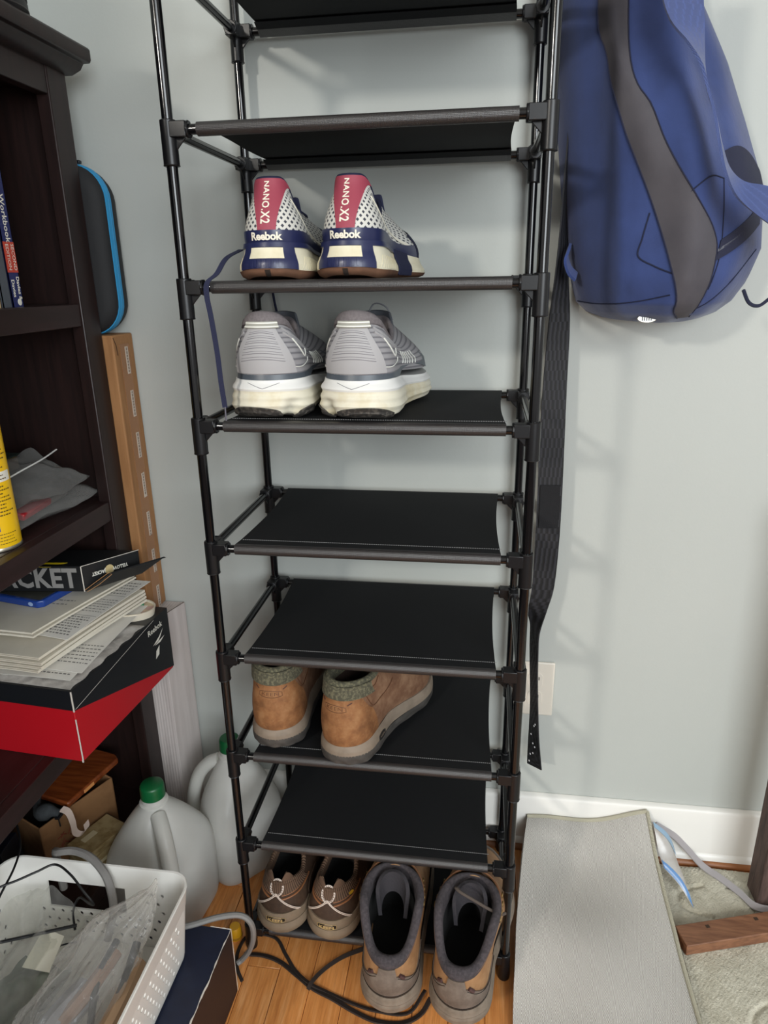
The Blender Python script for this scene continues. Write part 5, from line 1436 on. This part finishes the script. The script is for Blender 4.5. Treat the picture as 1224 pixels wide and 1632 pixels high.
for i in range(34):
    for j in range(30):
        u, v = i / 33, j / 29
        x = -.305 + .115 * u + .015 * v; y = -.385 + .25 * v
        z = ZK + .052 + .050 * (1 - u) ** 1.5 + .010 * math.sin(9 * u + 4 * v + ph[0]) + .007 * math.sin(15 * v - 7 * u + ph[1]) + .004 * math.sin(28 * u + 19 * v + ph[2]) + .012 * v
        P[i, j] = (x, y, z)
b = MB(); b.sheet(P, .0012); b.build('film', M_film_w, wbag, world=True)
b = MB(); b.quadbox([(-.238, -.182, ZK + .082), (-.205, -.186, ZK + .076), (-.198, -.235, ZK + .068), (-.236, -.238, ZK + .076)], .001); b.build('paper_insert', mat('cream_insert', 'dedac9', .7), wbag, world=True)
gd = thing('grey_green_pouch', 'grey green translucent pouch with dots at the bottom of the white basket', 'pouch', (-.25, -.27, ZK + .03))
b = pouch((-.238, -.275, ZK + .046), (.022, .062, .006), (-.045, .012, -.004), .010, seed=15); b.build('film', mat('grey_green_film', '7d8277', .4, '5f665c', 30), gd, world=True)
b = MB(); b.tube(spline([(-.226, -.212, .196), (-.208, -.195, .203), (-.185, -.188, .206)], 10), .0012, 6); b.build('drawstring', mat('dark_metal', '33363b', .3, metal=.7), gd, world=True)
# cables
M_blkc = mat('black_cable_jacket', '141416', .4)
def cable(label, pts, r, m, n=60, name='cable', cat='cable', grp=None):
    b = MB(); b.tube(spline(pts, n), r, 8); return tag(b.build(name, m), label, cat, grp)
g1 = 'black cables of the white basket'
cable('thin black cable arching over the rear rim corner of the white basket', [(-.325, -.215, .288), (-.294, -.184, .289), (-.275, -.170, .290), (-.254, -.155, .293), (-.235, -.138, .292), (-.207, -.146, .285), (-.182, -.158, .270), (-.168, -.160, .250), (-.185, -.146, .232), (-.213, -.130, .222), (-.220, -.140, .205), (-.205, -.162, .196)], .0017, M_blkc, 90, grp=g1)
cable('black cable dropping from the bookcase into the white basket', [(-.385, -.030, .300), (-.350, -.066, .295), (-.328, -.089, .290), (-.308, -.116, .290), (-.296, -.150, .286), (-.290, -.190, .280), (-.292, -.23, .255)], .0017, M_blkc, 60, grp=g1)
cable('straight black rod lying across the white basket', [(-.300, -.225, .226), (-.25, -.200, .222), (-.194, -.170, .216)], .0024, M_blkc, 30, 'rod', 'rod')
M_hose = mat('grey_pvc_hose', '7d7a77', .45)
cable('thick grey hose looping over the rear rim of the white basket', [(-.262, -.098, .20), (-.262, -.100, .270), (-.246, -.112, .2885), (-.220, -.110, .2915), (-.190, -.117, .289), (-.163, -.130, .275), (-.152, -.138, .250), (-.152, -.142, .215), (-.160, -.155, .175)], .0060, M_hose, 70, 'hose', 'hose')
cable('grey cable bending over the navy shoe box toward the rack foot', [(-.140, -.100, .146), (-.095, -.100, .142), (-.060, -.090, .143), (-.020, -.073, .146), (.012, -.062, .142), (.028, -.060, .125), (.026, -.052, .085), (.012, -.040, .040), (-.004, -.036, .012), (-.012, -.040, .006)], .0047, mat('grey_cable_jacket', '83817e', .45), 80)
# navy shoe box lying on its side
NM = frame((.0025, -.0820, 0), -.03)
nb = thing('navy_shoe_box', 'navy shoe box with worn white edges under the white basket', 'box', (-.05, -.25, 0))
b = MB(); b.box((-.200, -.330, 0), (0, 0, .134), M=NM); b.build('box_body', mat('navy_printed_card', '1b2238', .5, '171c30', 30), nb, world=True, bevel=.0015)
b = MB(); b.box((-.0002, -.328, .002), (.0006, -.002, .1325), M=NM); b.build('dark_side', mat('dark_plum_card', '261d20', .5), nb, world=True)
b = MB(); P = [tuple(NM @ Vector((-.0008 + .0016 * random.random(), -.330 * q, .1338 + .0008 * random.random()))) for q in np.linspace(0, 1, 40)]
b.tube(P, [.0005 + .0013 * random.random() ** 2 for _ in P], 5); P = [tuple(NM @ Vector((-.098 * q, .0004, .1338))) for q in np.linspace(0, .35, 10)]; b.tube(P, [.0004 + .0012 * random.random() for _ in P], 5)
b.tube([tuple(NM @ Vector((.0004, .0004, z))) for z in np.linspace(0, .134, 10)], [.0003 + .0004 * random.random() for _ in range(10)], 5)
b.build('worn_edge', mat('bare_white_card', 'd6d0c6', .8), nb, world=True)
yp = thing('yellow_plug', 'small yellow plastic plug behind the navy shoe box', 'plug', (-.034, .012, 0))
b = MB(); b.lathe([(0, 0), (.010, 0), (.011, .002), (.011, .022), (.009, .026), (0, .026)], 20); b.build('plug_body', mat('yellow_plastic', 'd39a1c', .4), yp)
b = MB(); b.lathe([(.0112, .004), (.0122, .0046), (.0122, .007), (.0112, .0076)], 20); b.build('grip_ring', mat('dark_yellow_plastic', 'a8750f', .45), yp)
# ------------------------------------------------------------------ right side: backpack, strap, outlet, rugs
bp_ = thing('backpack', 'navy backpack with a grey panel hanging on the wall right of the rack', 'backpack', (.62, .20, 1.045))
zr = [1.042, 1.046, 1.056, 1.072, 1.10, 1.142, 1.223, 1.30, 1.373, 1.442, 1.52, 1.60, 1.68, 1.74]
xl = [.600, .560, .530, .512, .503, .493, .480, .470, .463, .457, .455, .458, .475, .505]
xr = [.655, .690, .715, .735, .752, .765, .757, .724, .690, .650, .625, .612, .600, .580]
dp = [.05, .10, .135, .155, .168, .172, .168, .158, .145, .132, .118, .10, .085, .06]
def bagf(s_, z, off=0.0):
    L, R, D = np.interp(z, zr, xl), np.interp(z, zr, xr), np.interp(z, zr, dp)
    x = L + (R - L) * s_
    k = max(0.0, math.sin(PI * min(max(s_, 0), 1))) ** .55
    fold = .0050 * math.sin(9.0 * s_ + 5 * z) * (.3 + .7 * min(1, max(0, (z - 1.08) / .15))) + .0035 * math.sin(23 * s_ - 7 * z + 1) + .006 * math.exp(-((s_ - .20 - .25 * (z - 1.15)) / .035) ** 2) * -1 + .003 * math.sin(31 * z + 6 * s_)
    y = .292 - D * k + fold * k * 1.2 - off
    return A(x, y, z)
zs_ = list(np.linspace(1.042, 1.075, 12)) + list(np.linspace(1.085, 1.74, 58))
NS = 70
rows = []; uv = []
for z in zs_:
    ss = np.linspace(0, 1, NS); ss = (1 - np.cos(PI * ss)) / 2 * .5 + ss * .5
    rows.append([bagf(s_, z) for s_ in ss]); uv.append([(s_ * .3, z) for s_ in ss])
P = np.array(rows)
b = MB(); b.grid(P, uv=uv); o_ = len(b.v)
# back panel closes the body
Q = np.array([[A(p[0] * 1, .2925, p[2]) for p in r] for r in P]); b.grid(np.stack([P[:, 0], Q[:, 0]], 1)); b.grid(np.stack([P[:, -1], Q[:, -1]], 1)); b.grid(Q[:, ::6]); b.grid(np.stack([P[0], Q[0]], 1)); b.grid(np.stack([P[-1], Q[-1]], 1))
def cloth(name, c1, c2, sc=600, st=.18, rough=.8, **kw):
    t = NT(name); t.set(col=t.mix(t.range(t.noise(18, 4), .35, .7), c1, c2), rough=rough, **kw)
    a = t.noise(sc, 2, .6); h = t.math('ADD', t.math('MULTIPLY', a, .4), t.math('MULTIPLY', t.noise(34, 3, .55, stretch=(1, 1, .45)), 2.2))
    t.set(normal=t.bump(h, st, .003)); return t.m
M_bag = cloth('navy_nylon', '35467a', '2d3c6a', spec=.35, sheen=.25)
M_bag2 = cloth('navy_nylon_light', '30427a', '2a3a68', spec=.35, sheen=.25)
M_bgrey = cloth('charcoal_panel_cloth', '504d52', '47444a', 700, .10)
M_bweb = mat('blue_webbing', '46568a', .75, bump=('weave', 2400, .5, .0006), sheen=.3)
M_bdark = mat('navy_black_mesh', '20233a', .85, bump=(700, .5, .001))
b.build('main_body', M_bag, bp_, world=True, angle=60)
def s_of(x, z): L, R = np.interp(z, zr, xl), np.interp(z, zr, xr); return (x - L) / (R - L)
def bag_patch(left, right, off, th, name, m, n=40, k=8, wob=0.0, **kw):
    """panel sewn on the bag between two edges given as (x, z) lines, top to bottom"""
    Lz = spline([(a, 0, c) for a, c in left], n); Rz = spline([(a, 0, c) for a, c in right], n); rows = []
    for i in range(n):
        row = []
        for j in range(k + 1):
            q = j / k; x = Lz[i][0] + (Rz[i][0] - Lz[i][0]) * q; z = Lz[i][2] + (Rz[i][2] - Lz[i][2]) * q
            z = max(z, 1.0425); row.append(bagf(min(max(s_of(x, z), .01), .99), z, off + wob * math.sin(PI * q) * (1 + .6 * math.sin(i * .7))))
        rows.append(row)
    b = MB(); b.sheet(np.array(rows), th, uv=[[(j * .006, i * .01) for j in range(k + 1)] for i in range(n)]); return b.build(name, m, bp_, world=True, **kw)
gl = [(.495, 1.60), (.499, 1.50), (.503, 1.414), (.514, 1.376), (.522, 1.337), (.538, 1.289), (.557, 1.247), (.580, 1.197), (.597, 1.153), (.612, 1.107), (.620, 1.080), (.622, 1.062), (.634, 1.052)]
gr = [(.525, 1.60), (.529, 1.50), (.534, 1.412), (.540, 1.362), (.550, 1.332), (.567, 1.308), (.586, 1.267), (.609, 1.228), (.632, 1.195), (.654, 1.166), (.664, 1.140), (.662, 1.100), (.650, 1.054)]
bag_patch(gl, gr, .0015, -.0015, 'grey_panel', M_bgrey, wob=.003)
def bag_line(pts, r, m, name, off=.001, n=40):
    q = spline([(a, 0, c) for a, c in pts], n); P = [bagf(min(max(s_of(p[0], max(p[2], 1.0425)), .005), .995), max(p[2], 1.0425), off) for p in q]
    b = MB(); b.tube(P, r, 6); return b.build(name, m, bp_, world=True)
bag_line(gl, .0009, M_bdark, 'panel_piping', .0018); bag_line(gr, .0009, M_bdark, 'panel_piping', .0018)
M_seam = mat('dark_navy_seam', '161d38', .85)
bag_line([(.579, 1.185), (.573, 1.155), (.570, 1.133), (.590, 1.120), (.612, 1.110)], .0011, M_seam, 'pocket_seam', .0002)
bag_line([(.512, 1.073), (.540, 1.071), (.580, 1.076), (.612, 1.084)], .0009, M_seam, 'base_seam', .0004)
bag_line([(.655, 1.066), (.675, 1.080), (.700, 1.105), (.735, 1.140)], .0009, M_seam, 'base_seam', .0004)
bag_line([(.609, 1.195), (.630, 1.215), (.645, 1.224), (.662, 1.222)], .0008, M_seam, 'front_pocket_seam', .0006)
bag_line([(.662, 1.222), (.668, 1.18), (.670, 1.13), (.662, 1.09)], .0007, M_seam, 'front_pocket_seam', .0006)
bag_line([(.648, 1.431), (.680, 1.361), (.702, 1.326), (.722, 1.293), (.748, 1.23)], .0022, M_seam, 'edge_piping', -.012)
bag_patch([(.668, 1.150), (.690, 1.165), (.735, 1.200)], [(.664, 1.125), (.690, 1.140), (.735, 1.172)], .0012, -.0012, 'zipper_tape', M_bdark, 24, 4)
b = MB(); z0 = spline([(.666, 0, 1.138), (.690, 0, 1.153), (.735, 0, 1.186)], 60)
for p in z0: q = bagf(s_of(p[0], p[2]), p[2], .0016); b.box(tuple(q - A(.0004, .0008, .0016)), tuple(q + A(.0004, .0002, .0016)))
q = b.build('zipper_teeth', mat('dark_zip_teeth', '3a3c48', .4), bp_, world=True); q['kind'] = 'stuff'
bag_patch([(.657, 1.252), (.682, 1.262), (.710, 1.256), (.735, 1.240)], [(.672, 1.222), (.690, 1.216), (.715, 1.208), (.740, 1.195)], .0010, -.0010, 'mesh_pocket', M_bdark, 24, 6)
# padded shoulder webbing: flat, twisting edge-on, then flaring out again
wp_ = [(.578, .085, 1.50), (.580, .085, 1.42), (.588, .082, 1.382), (.601, .080, 1.355), (.612, .084, 1.335), (.620, .086, 1.315), (.632, .084, 1.285), (.641, .082, 1.255), (.652, .080, 1.226), (.668, .078, 1.205), (.690, .072, 1.192), (.715, .072, 1.180), (.745, .08, 1.165), (.775, .10, 1.16)]
ww_ = [(.046, .004, .0), (.046, .004, -.002), (.040, .006, -.004), (.022, .018, -.002), (.010, .024, .0), (.007, .024, .002), (.007, .024, .003), (.008, .024, .004), (.010, .022, .006), (.010, .012, .016), (.008, .004, .030), (.006, .002, .040), (.006, .002, .042), (.006, .002, .042)]
Pw = spline(wp_, 70); Ww = spline(ww_, 70); Pw = [A(p[0], min(p[1] + .010, bagf(min(max(s_of(p[0], p[2]), .02), .98), p[2])[1] - .006), p[2]) for p in Pw]
b = MB(); b.ribbon(Pw, Ww, .0032); b.build('shoulder_webbing', M_bweb, bp_, world=True)
ws = bagf(s_of(.598, 1.0515), 1.0515, .0015)
b = MB()
for k in range(1): b.prism([ws + A(.0135 * math.cos(a), -.003 - .004 * math.sin(a) * 0, .0062 * math.sin(a)) for a in np.linspace(0, 2 * PI, 24, endpoint=False)], (0, .005, 0))
bt = b.build('metal_badge', mat('brushed_nickel', 'b9b7b0', .35, metal=.9), bp_, world=True, bevel=.0008)
b = MB()
for k in range(5): b.box(tuple(ws + A(-.007 + .003 * k, -.0035, -.003)), tuple(ws + A(-.0058 + .003 * k, -.0028, .003)))
b.build('badge_grille', mat('dark_metal', '33363b', .3, metal=.7), bt, world=True)
b = MB(); b.tube(spline([(.716, .17, 1.088), (.722, .16, 1.072), (.735, .16, 1.068), (.750, .165, 1.078)], 20), .0024, 6); b.build('cord_loop', M_bdark, bp_, world=True)
b = MB(); b.ribbon(spline([(.492, .24, 1.150), (.487, .232, 1.135), (.492, .226, 1.118), (.502, .225, 1.108)], 14), (.004, .016, .010), .004); b.build('side_tab', M_bag2, bp_, world=True)
b = MB(); b.ribbon(spline([(.53, .26, 1.735), (.54, .24, 1.80), (.555, .24, 1.80), (.565, .26, 1.735)], 20), (.0, .024, .0), .003); b.build('hang_loop', M_bweb, bp_, world=True)
hk = thing('wall_hook', 'metal wall hook above the backpack', 'hook', (.548, .2995, 1.80))
b = MB(); b.tube(spline([(.548, .302, 1.815), (.548, .27, 1.812), (.548, .235, 1.795), (.548, .222, 1.80), (.548, .22, 1.815)], 24), .004, 8); b.build('hook_arm', mat('brushed_nickel', 'b9b7b0', .35, metal=.9), hk, world=True)
b = MB(); b.box((.535, .2985, 1.79), (.561, .302, 1.84)); b.build('hook_plate', mat('brushed_nickel', 'b9b7b0', .35, metal=.9), hk, world=True, bevel=.002)

# black webbing strap hanging behind the rack
t = NT('black_webbing'); u = t.sep(t.coord('UV')); s1 = t.math('SINE', t.math('MULTIPLY', u[1], 2200)); t.set(col=t.mix(t.range(s1, -.4, .9), '151517', '2b2b30'), rough=.65, spec=.4); t.set(normal=t.bump(s1, .3, .0008)); M_web = t.m
sp = thing('webbing_strap', 'long black webbing strap hanging between the rack and the backpack', 'strap', (.485, .26, .21))
sc1 = [(.505, .272, 1.60), (.490, .268, 1.42), (.4845, .262, 1.28), (.484, .258, 1.18), (.4845, .254, 1.11), (.485, .252, 1.04), (.4845, .252, .95), (.4855, .252, .857), (.4875, .252, .76), (.488, .252, .68), (.486, .252, .60), (.479, .251, .555), (.4765, .250, .520), (.477, .250, .48), (.480, .252, .42), (.484, .254, .36), (.487, .256, .30), (.490, .258, .25), (.492, .258, .222)]
sw1 = [(.008, .037, 0), (.008, .037, 0), (.010, .037, 0), (.014, .035, 0), (.022, .031, 0), (.033, .020, 0), (.037, .010, 0), (.0395, .004, 0), (.0400, .002, 0), (.0395, -.002, 0), (.037, -.006, .004), (.030, -.02, .012), (.013, -.036, .002), (.0115, -.0375, 0), (.0105, -.0375, 0), (.011, -.0375, 0), (.015, -.036, 0), (.021, -.033, .004), (.024, -.030, .010)]
b = MB(); b.ribbon(spline(sc1, 110), spline(sw1, 110), .0022); b.build('webbing', M_web, sp, world=True)
b = MB(); b.ribbon(spline([(.4872, .2498, .785), (.4878, .2498, .75), (.4882, .2498, .71)], 14), (.032, .002, 0), .0022); b.build('stitched_pad', mat('black_loop_tape', '19191c', .95, bump=(900, .8, .0012)), sp, world=True)
b = MB(); rnd = random.Random(9)
for k in range(9):
    z = .33 - .09 * rnd.random(); x = .478 + .016 * rnd.random(); b.tube([(x, .2415, z), (x + .001, .2412, z - .003)], .0008, 4)
q = b.build('lint', mat('white_lint', 'cfcfcf', .9), sp, world=True); q['kind'] = 'stuff'

# duplex outlet
ot = thing('wall_outlet', 'off-white duplex wall outlet half hidden by the black strap', 'outlet', (.488, WALLY, .368))
M_ivory = mat('ivory_plastic', 'dcd5c8', .35)
b = MB(); b.box((.4525, WALLY - .0055, .3105), (.5225, WALLY, .4255)); b.build('cover_plate', M_ivory, ot, world=True, bevel=.003, seg=3)
for zc in (.3875, .3485):
    b = MB(); pts = []
    for k in range(32):
        a = 2 * PI * k / 32; pts.append((.4875 + max(-.0135, min(.0135, .0172 * math.cos(a))), WALLY - .0053, zc + .0172 * math.sin(a)))
    b.prism(pts, (0, -.0012, 0)); rc = b.build('receptacle', M_ivory, ot, world=True, bevel=.0004)
    b = MB()
    b.box((.4805, WALLY - .0068, zc + .001), (.4821, WALLY - .0062, zc + .0085)); b.box((.4932, WALLY - .0068, zc + .001), (.4948, WALLY - .0062, zc + .0075))
    b.prism([(.4875 + .0024 * math.cos(a), WALLY - .0062, zc - .007 + .0024 * math.sin(a)) for a in np.linspace(0, 2 * PI, 12, endpoint=False)], (0, -.0006, 0))
    b.build('slots', mat('slot_black', '0c0c0c', .6), rc, world=True)['kind'] = 'stuff'
b = MB(); b.prism([(.4875 + .003 * math.cos(a), WALLY - .0054, .368 + .003 * math.sin(a)) for a in np.linspace(0, 2 * PI, 16, endpoint=False)], (0, -.0010, 0)); b.build('screw', mat('ivory_screw', 'c9c2b4', .4), ot, world=True)

# grey mat, underside up, curling against the wall and the rack
def mat_back():
    t = NT('woven_grey_backing'); u = t.sep(t.coord('UV'))
    a = t.math('SINE', t.math('MULTIPLY', u[0], 1500)); c = t.math('SINE', t.math('ADD', t.math('MULTIPLY', u[1], 1500), t.math('MULTIPLY', t.math('SINE', t.math('MULTIPLY', u[0], 750)), 1.4)))
    h = t.math('MULTIPLY', a, c)
    t.set(col=t.mix(t.range(h, -.7, .8), '96918a', 'd9d6d0'), rough=.85, spec=.2); t.set(normal=t.bump(h, .35, .0009)); return t.m
ml = [(.487, .2825, .078), (.478, .22, .078), (.469, .15, .072), (.4585, .06, .060), (.4545, .00, .042), (.4515, -.04, .026), (.449, -.09, .012), (.4475, -.16, .008), (.446, -.26, .006), (.445, -.42, .006)]
mr = [(.7145, .2825, .113), (.722, .225, .072), (.726, .16, .048), (.7285, .10, .036), (.7295, .04, .027), (.731, -.01, .023), (.732, -.06, .021), (.733, -.14, .020), (.735, -.26, .019), (.738, -.42, .019)]
NU, NV = 60, 44
Ls, Rs = spline(ml, NU), spline(mr, NU); P = np.zeros((NU, NV, 3)); uv = []
for i in range(NU):
    row = []
    for j in range(NV):
        v = j / (NV - 1); p = Ls[i] * (1 - v) + Rs[i] * v
        y = p[1]
        dip = -.042 * math.sin(PI * v) * smooth(y, .02, .20) * (1 - .7 * smooth(y, .20, .28)) * (1.1 - v)
        bul = .012 * math.exp(-((v - .55) / .25) ** 2 - ((y + .02) / .10) ** 2)
        topw = .006 * math.sin(7 * v + .5) * smooth(y, .22, .28)
        z = max(.003, p[2] + dip + bul + topw); P[i, j] = (p[0], y, z); row.append((v * .27, i * .0118))
    uv.append(row)
gm = thing('grey_mat', 'grey woven-backed mat lying face down, curled up against the skirting', 'mat', (.59, .0, 0))
b = MB(); b.sheet(P, -.004 if np.cross(P[1, 0] - P[0, 0], P[0, 1] - P[0, 0])[2] > 0 else .004, uv=uv); b.build('mat_sheet', mat_back(), gm, world=True, angle=60)
M_bind = mat('cream_edge_binding', 'ddd7bf', .85, bump=('weave', 2600, .8, .0012))
def binding(line, name):
    b = MB(); b.tube([p + A(0, 0, .0005) for p in line], .0036, 8); return b.build(name, M_bind, gm, world=True)
binding([P[i, -1] for i in range(NU)], 'bound_edge'); binding([P[0, j] for j in range(NV)], 'bound_edge')

# cream looped rug with carved lines
RX0, RX1, RY0, RY1 = .737, 1.70, -.70, .268
nx, ny = 260, 230
xs = np.concatenate([np.linspace(RX0, 1.06, 200), np.linspace(1.065, RX1, 60)]); ys = np.concatenate([np.linspace(RY0, -.16, 50), np.linspace(-.155, RY1, 180)])
X, Y = np.meshgrid(xs, ys, indexing='ij')
rs = np.random.RandomState(2)
Zr = .0095 + .0011 * np.sin(Y * 1150 + .8 * np.sin(X * 300)) * np.sin(X * 900 + 1.2 * np.sin(Y * 410)) + .0009 * rs.rand(*X.shape)
def groove(cx, cy, a, rx, ry, w=.0035, d=.0045):
    u_ = (X - cx) * math.cos(a) + (Y - cy) * math.sin(a); v_ = -(X - cx) * math.sin(a) + (Y - cy) * math.cos(a)
    r = np.hypot(u_ / rx, v_ / ry); return -d * np.exp(-(((r - 1) * min(rx, ry)) / w) ** 2) * (np.sin(2.2 * np.arctan2(v_, u_) + cx * 40) > -.45)
for cx, cy, a, rx, ry in ((.86, -.03, .5, .05, .03), (.95, .02, -.3, .06, .035), (.88, -.13, .2, .055, .03), (.99, -.10, .9, .05, .03), (.83, .19, .1, .07, .035), (.95, .21, .2, .06, .03), (.82, -.24, .4, .05, .03), (1.06, .10, 0, .06, .04)):
    Zr += groove(cx, cy, a, rx, ry)
Zr += -.004 * np.exp(-((X - (.80 + .01 * np.sin(Y * 20))) / .003) ** 2) * 0 + .0012 * np.sin(X * 40 + 20 * Y)
Zr[:2] *= .75; Zr[:, -2:] *= .75
b = MB(); Pr = np.stack([X, Y, Zr], -1); b.sheet(Pr, -.0065, uv=None)
rg = b.build('looped_rug', mat('cream_wool_loops', 'cfcab8', .95, 'bdb7a4', 30, bump=(420, .9, .002), sheen=.2), angle=80)
tag(rg, 'cream looped wool rug with carved curved lines on the floor at right', 'rug')

# wooden leg and foot bar of the furniture standing on the rug
M_oak = mat('worn_oak_bar', '8a5f44', .6, '6e4832', 20, bump=(50, .2, .001), stretch=(1, 8, 8))
M_dkoak = mat('weathered_dark_oak', '5a4740', .7, '3d2f2a', 26, bump=(70, .4, .0015), stretch=(6, 6, .7))
fb = thing('foot_bar', 'reddish brown wooden bar lying on the cream rug beside the grey mat', 'wooden bar', (.85, .12, .0115))
BMm = frame((.738, .0865, .0115), .292)
b = MB(); b.box((0, -.020, 0), (.34, .020, .022), M=BMm); b.build('bar', M_oak, fb, world=True, bevel=.0015)
for x in (.055, .147):
    b = MB(); b.box((x - .003, .006, .0218), (x + .004, .012, .0224), M=BMm); b.build('dowel_hole', mat('dowel_dark', '3b2a1c', .8), fb, world=True)
lg = thing('table_leg', 'dark weathered wooden leg standing on the cream rug at the frame edge', 'table leg', (.92, .212, .0112))
b = MB(); LM = frame((.898, .188, .0112), .05); b.box((0, 0, 0), (.045, .045, .70), M=LM); b.build('leg_post', M_dkoak, lg, world=True, bevel=.002)
b = MB(); b.box((-.004, -.004, .699), (.25, .049, .76), M=LM); b.build('rail', M_dkoak, lg, world=True, bevel=.002)
b = MB(); b.box((.21, 0, 0), (.25, .045, .70), M=LM); b.build('leg_post', M_dkoak, lg, world=True, bevel=.002)
# plastic package and flat cable behind the mat
pg = thing('plastic_package', 'blue edged clear plastic package leaning behind the grey mat', 'package', (.75, .235, .0105))
def bil(a, c, d, e, u, v): return (A(*a) * (1 - u) + A(*c) * u) * (1 - v) + (A(*e) * (1 - u) + A(*d) * u) * v
ca = ((.722, .268, .108), (.762, .258, .066), (.782, .168, .0135), (.738, .220, .043))
P = np.array([[bil(*ca, u, v) + A(.006 * math.sin(PI * u), 0, .003 * math.sin(8 * v + 3 * u)) for v in np.linspace(0, 1, 22)] for u in np.linspace(0, 1, 14)])
b = MB(); b.sheet(P, .0015); b.build('film', mat('pale_printed_film', 'b9b6b2', .25, 'a49a90', 26, spec=.6), pg, world=True)
b = MB(); b.sheet(np.array([[p + A(.0012, -.0012, .001) for p in r[17:]] for r in P]), .001); b.build('blue_border', mat('blue_printed_film', '5f8ec4', .25), pg, world=True)
b = MB(); b.sheet(np.array([[p + A(.0012, -.0012, .001) for p in r[:4]] for r in P]), .001); b.build('blue_top', mat('pale_blue_film', '93aec4', .25), pg, world=True)
fc = spline([(.735, .286, .090), (.752, .284, .078), (.775, .282, .062), (.800, .280, .036), (.825, .262, .0175), (.852, .238, .0150), (.876, .208, .0150), (.893, .182, .0150), (.925, .178, .0155), (.965, .188, .0155)], 50)
b = MB(); b.ribbon(fc, [(.006, .012, .004)] * 50, .0026); tag(b.build('flat_cable', mat('grey_lilac_cable', 'a9a4a6', .4)), 'flat pale grey cable running from the skirting over the cream rug', 'cable')
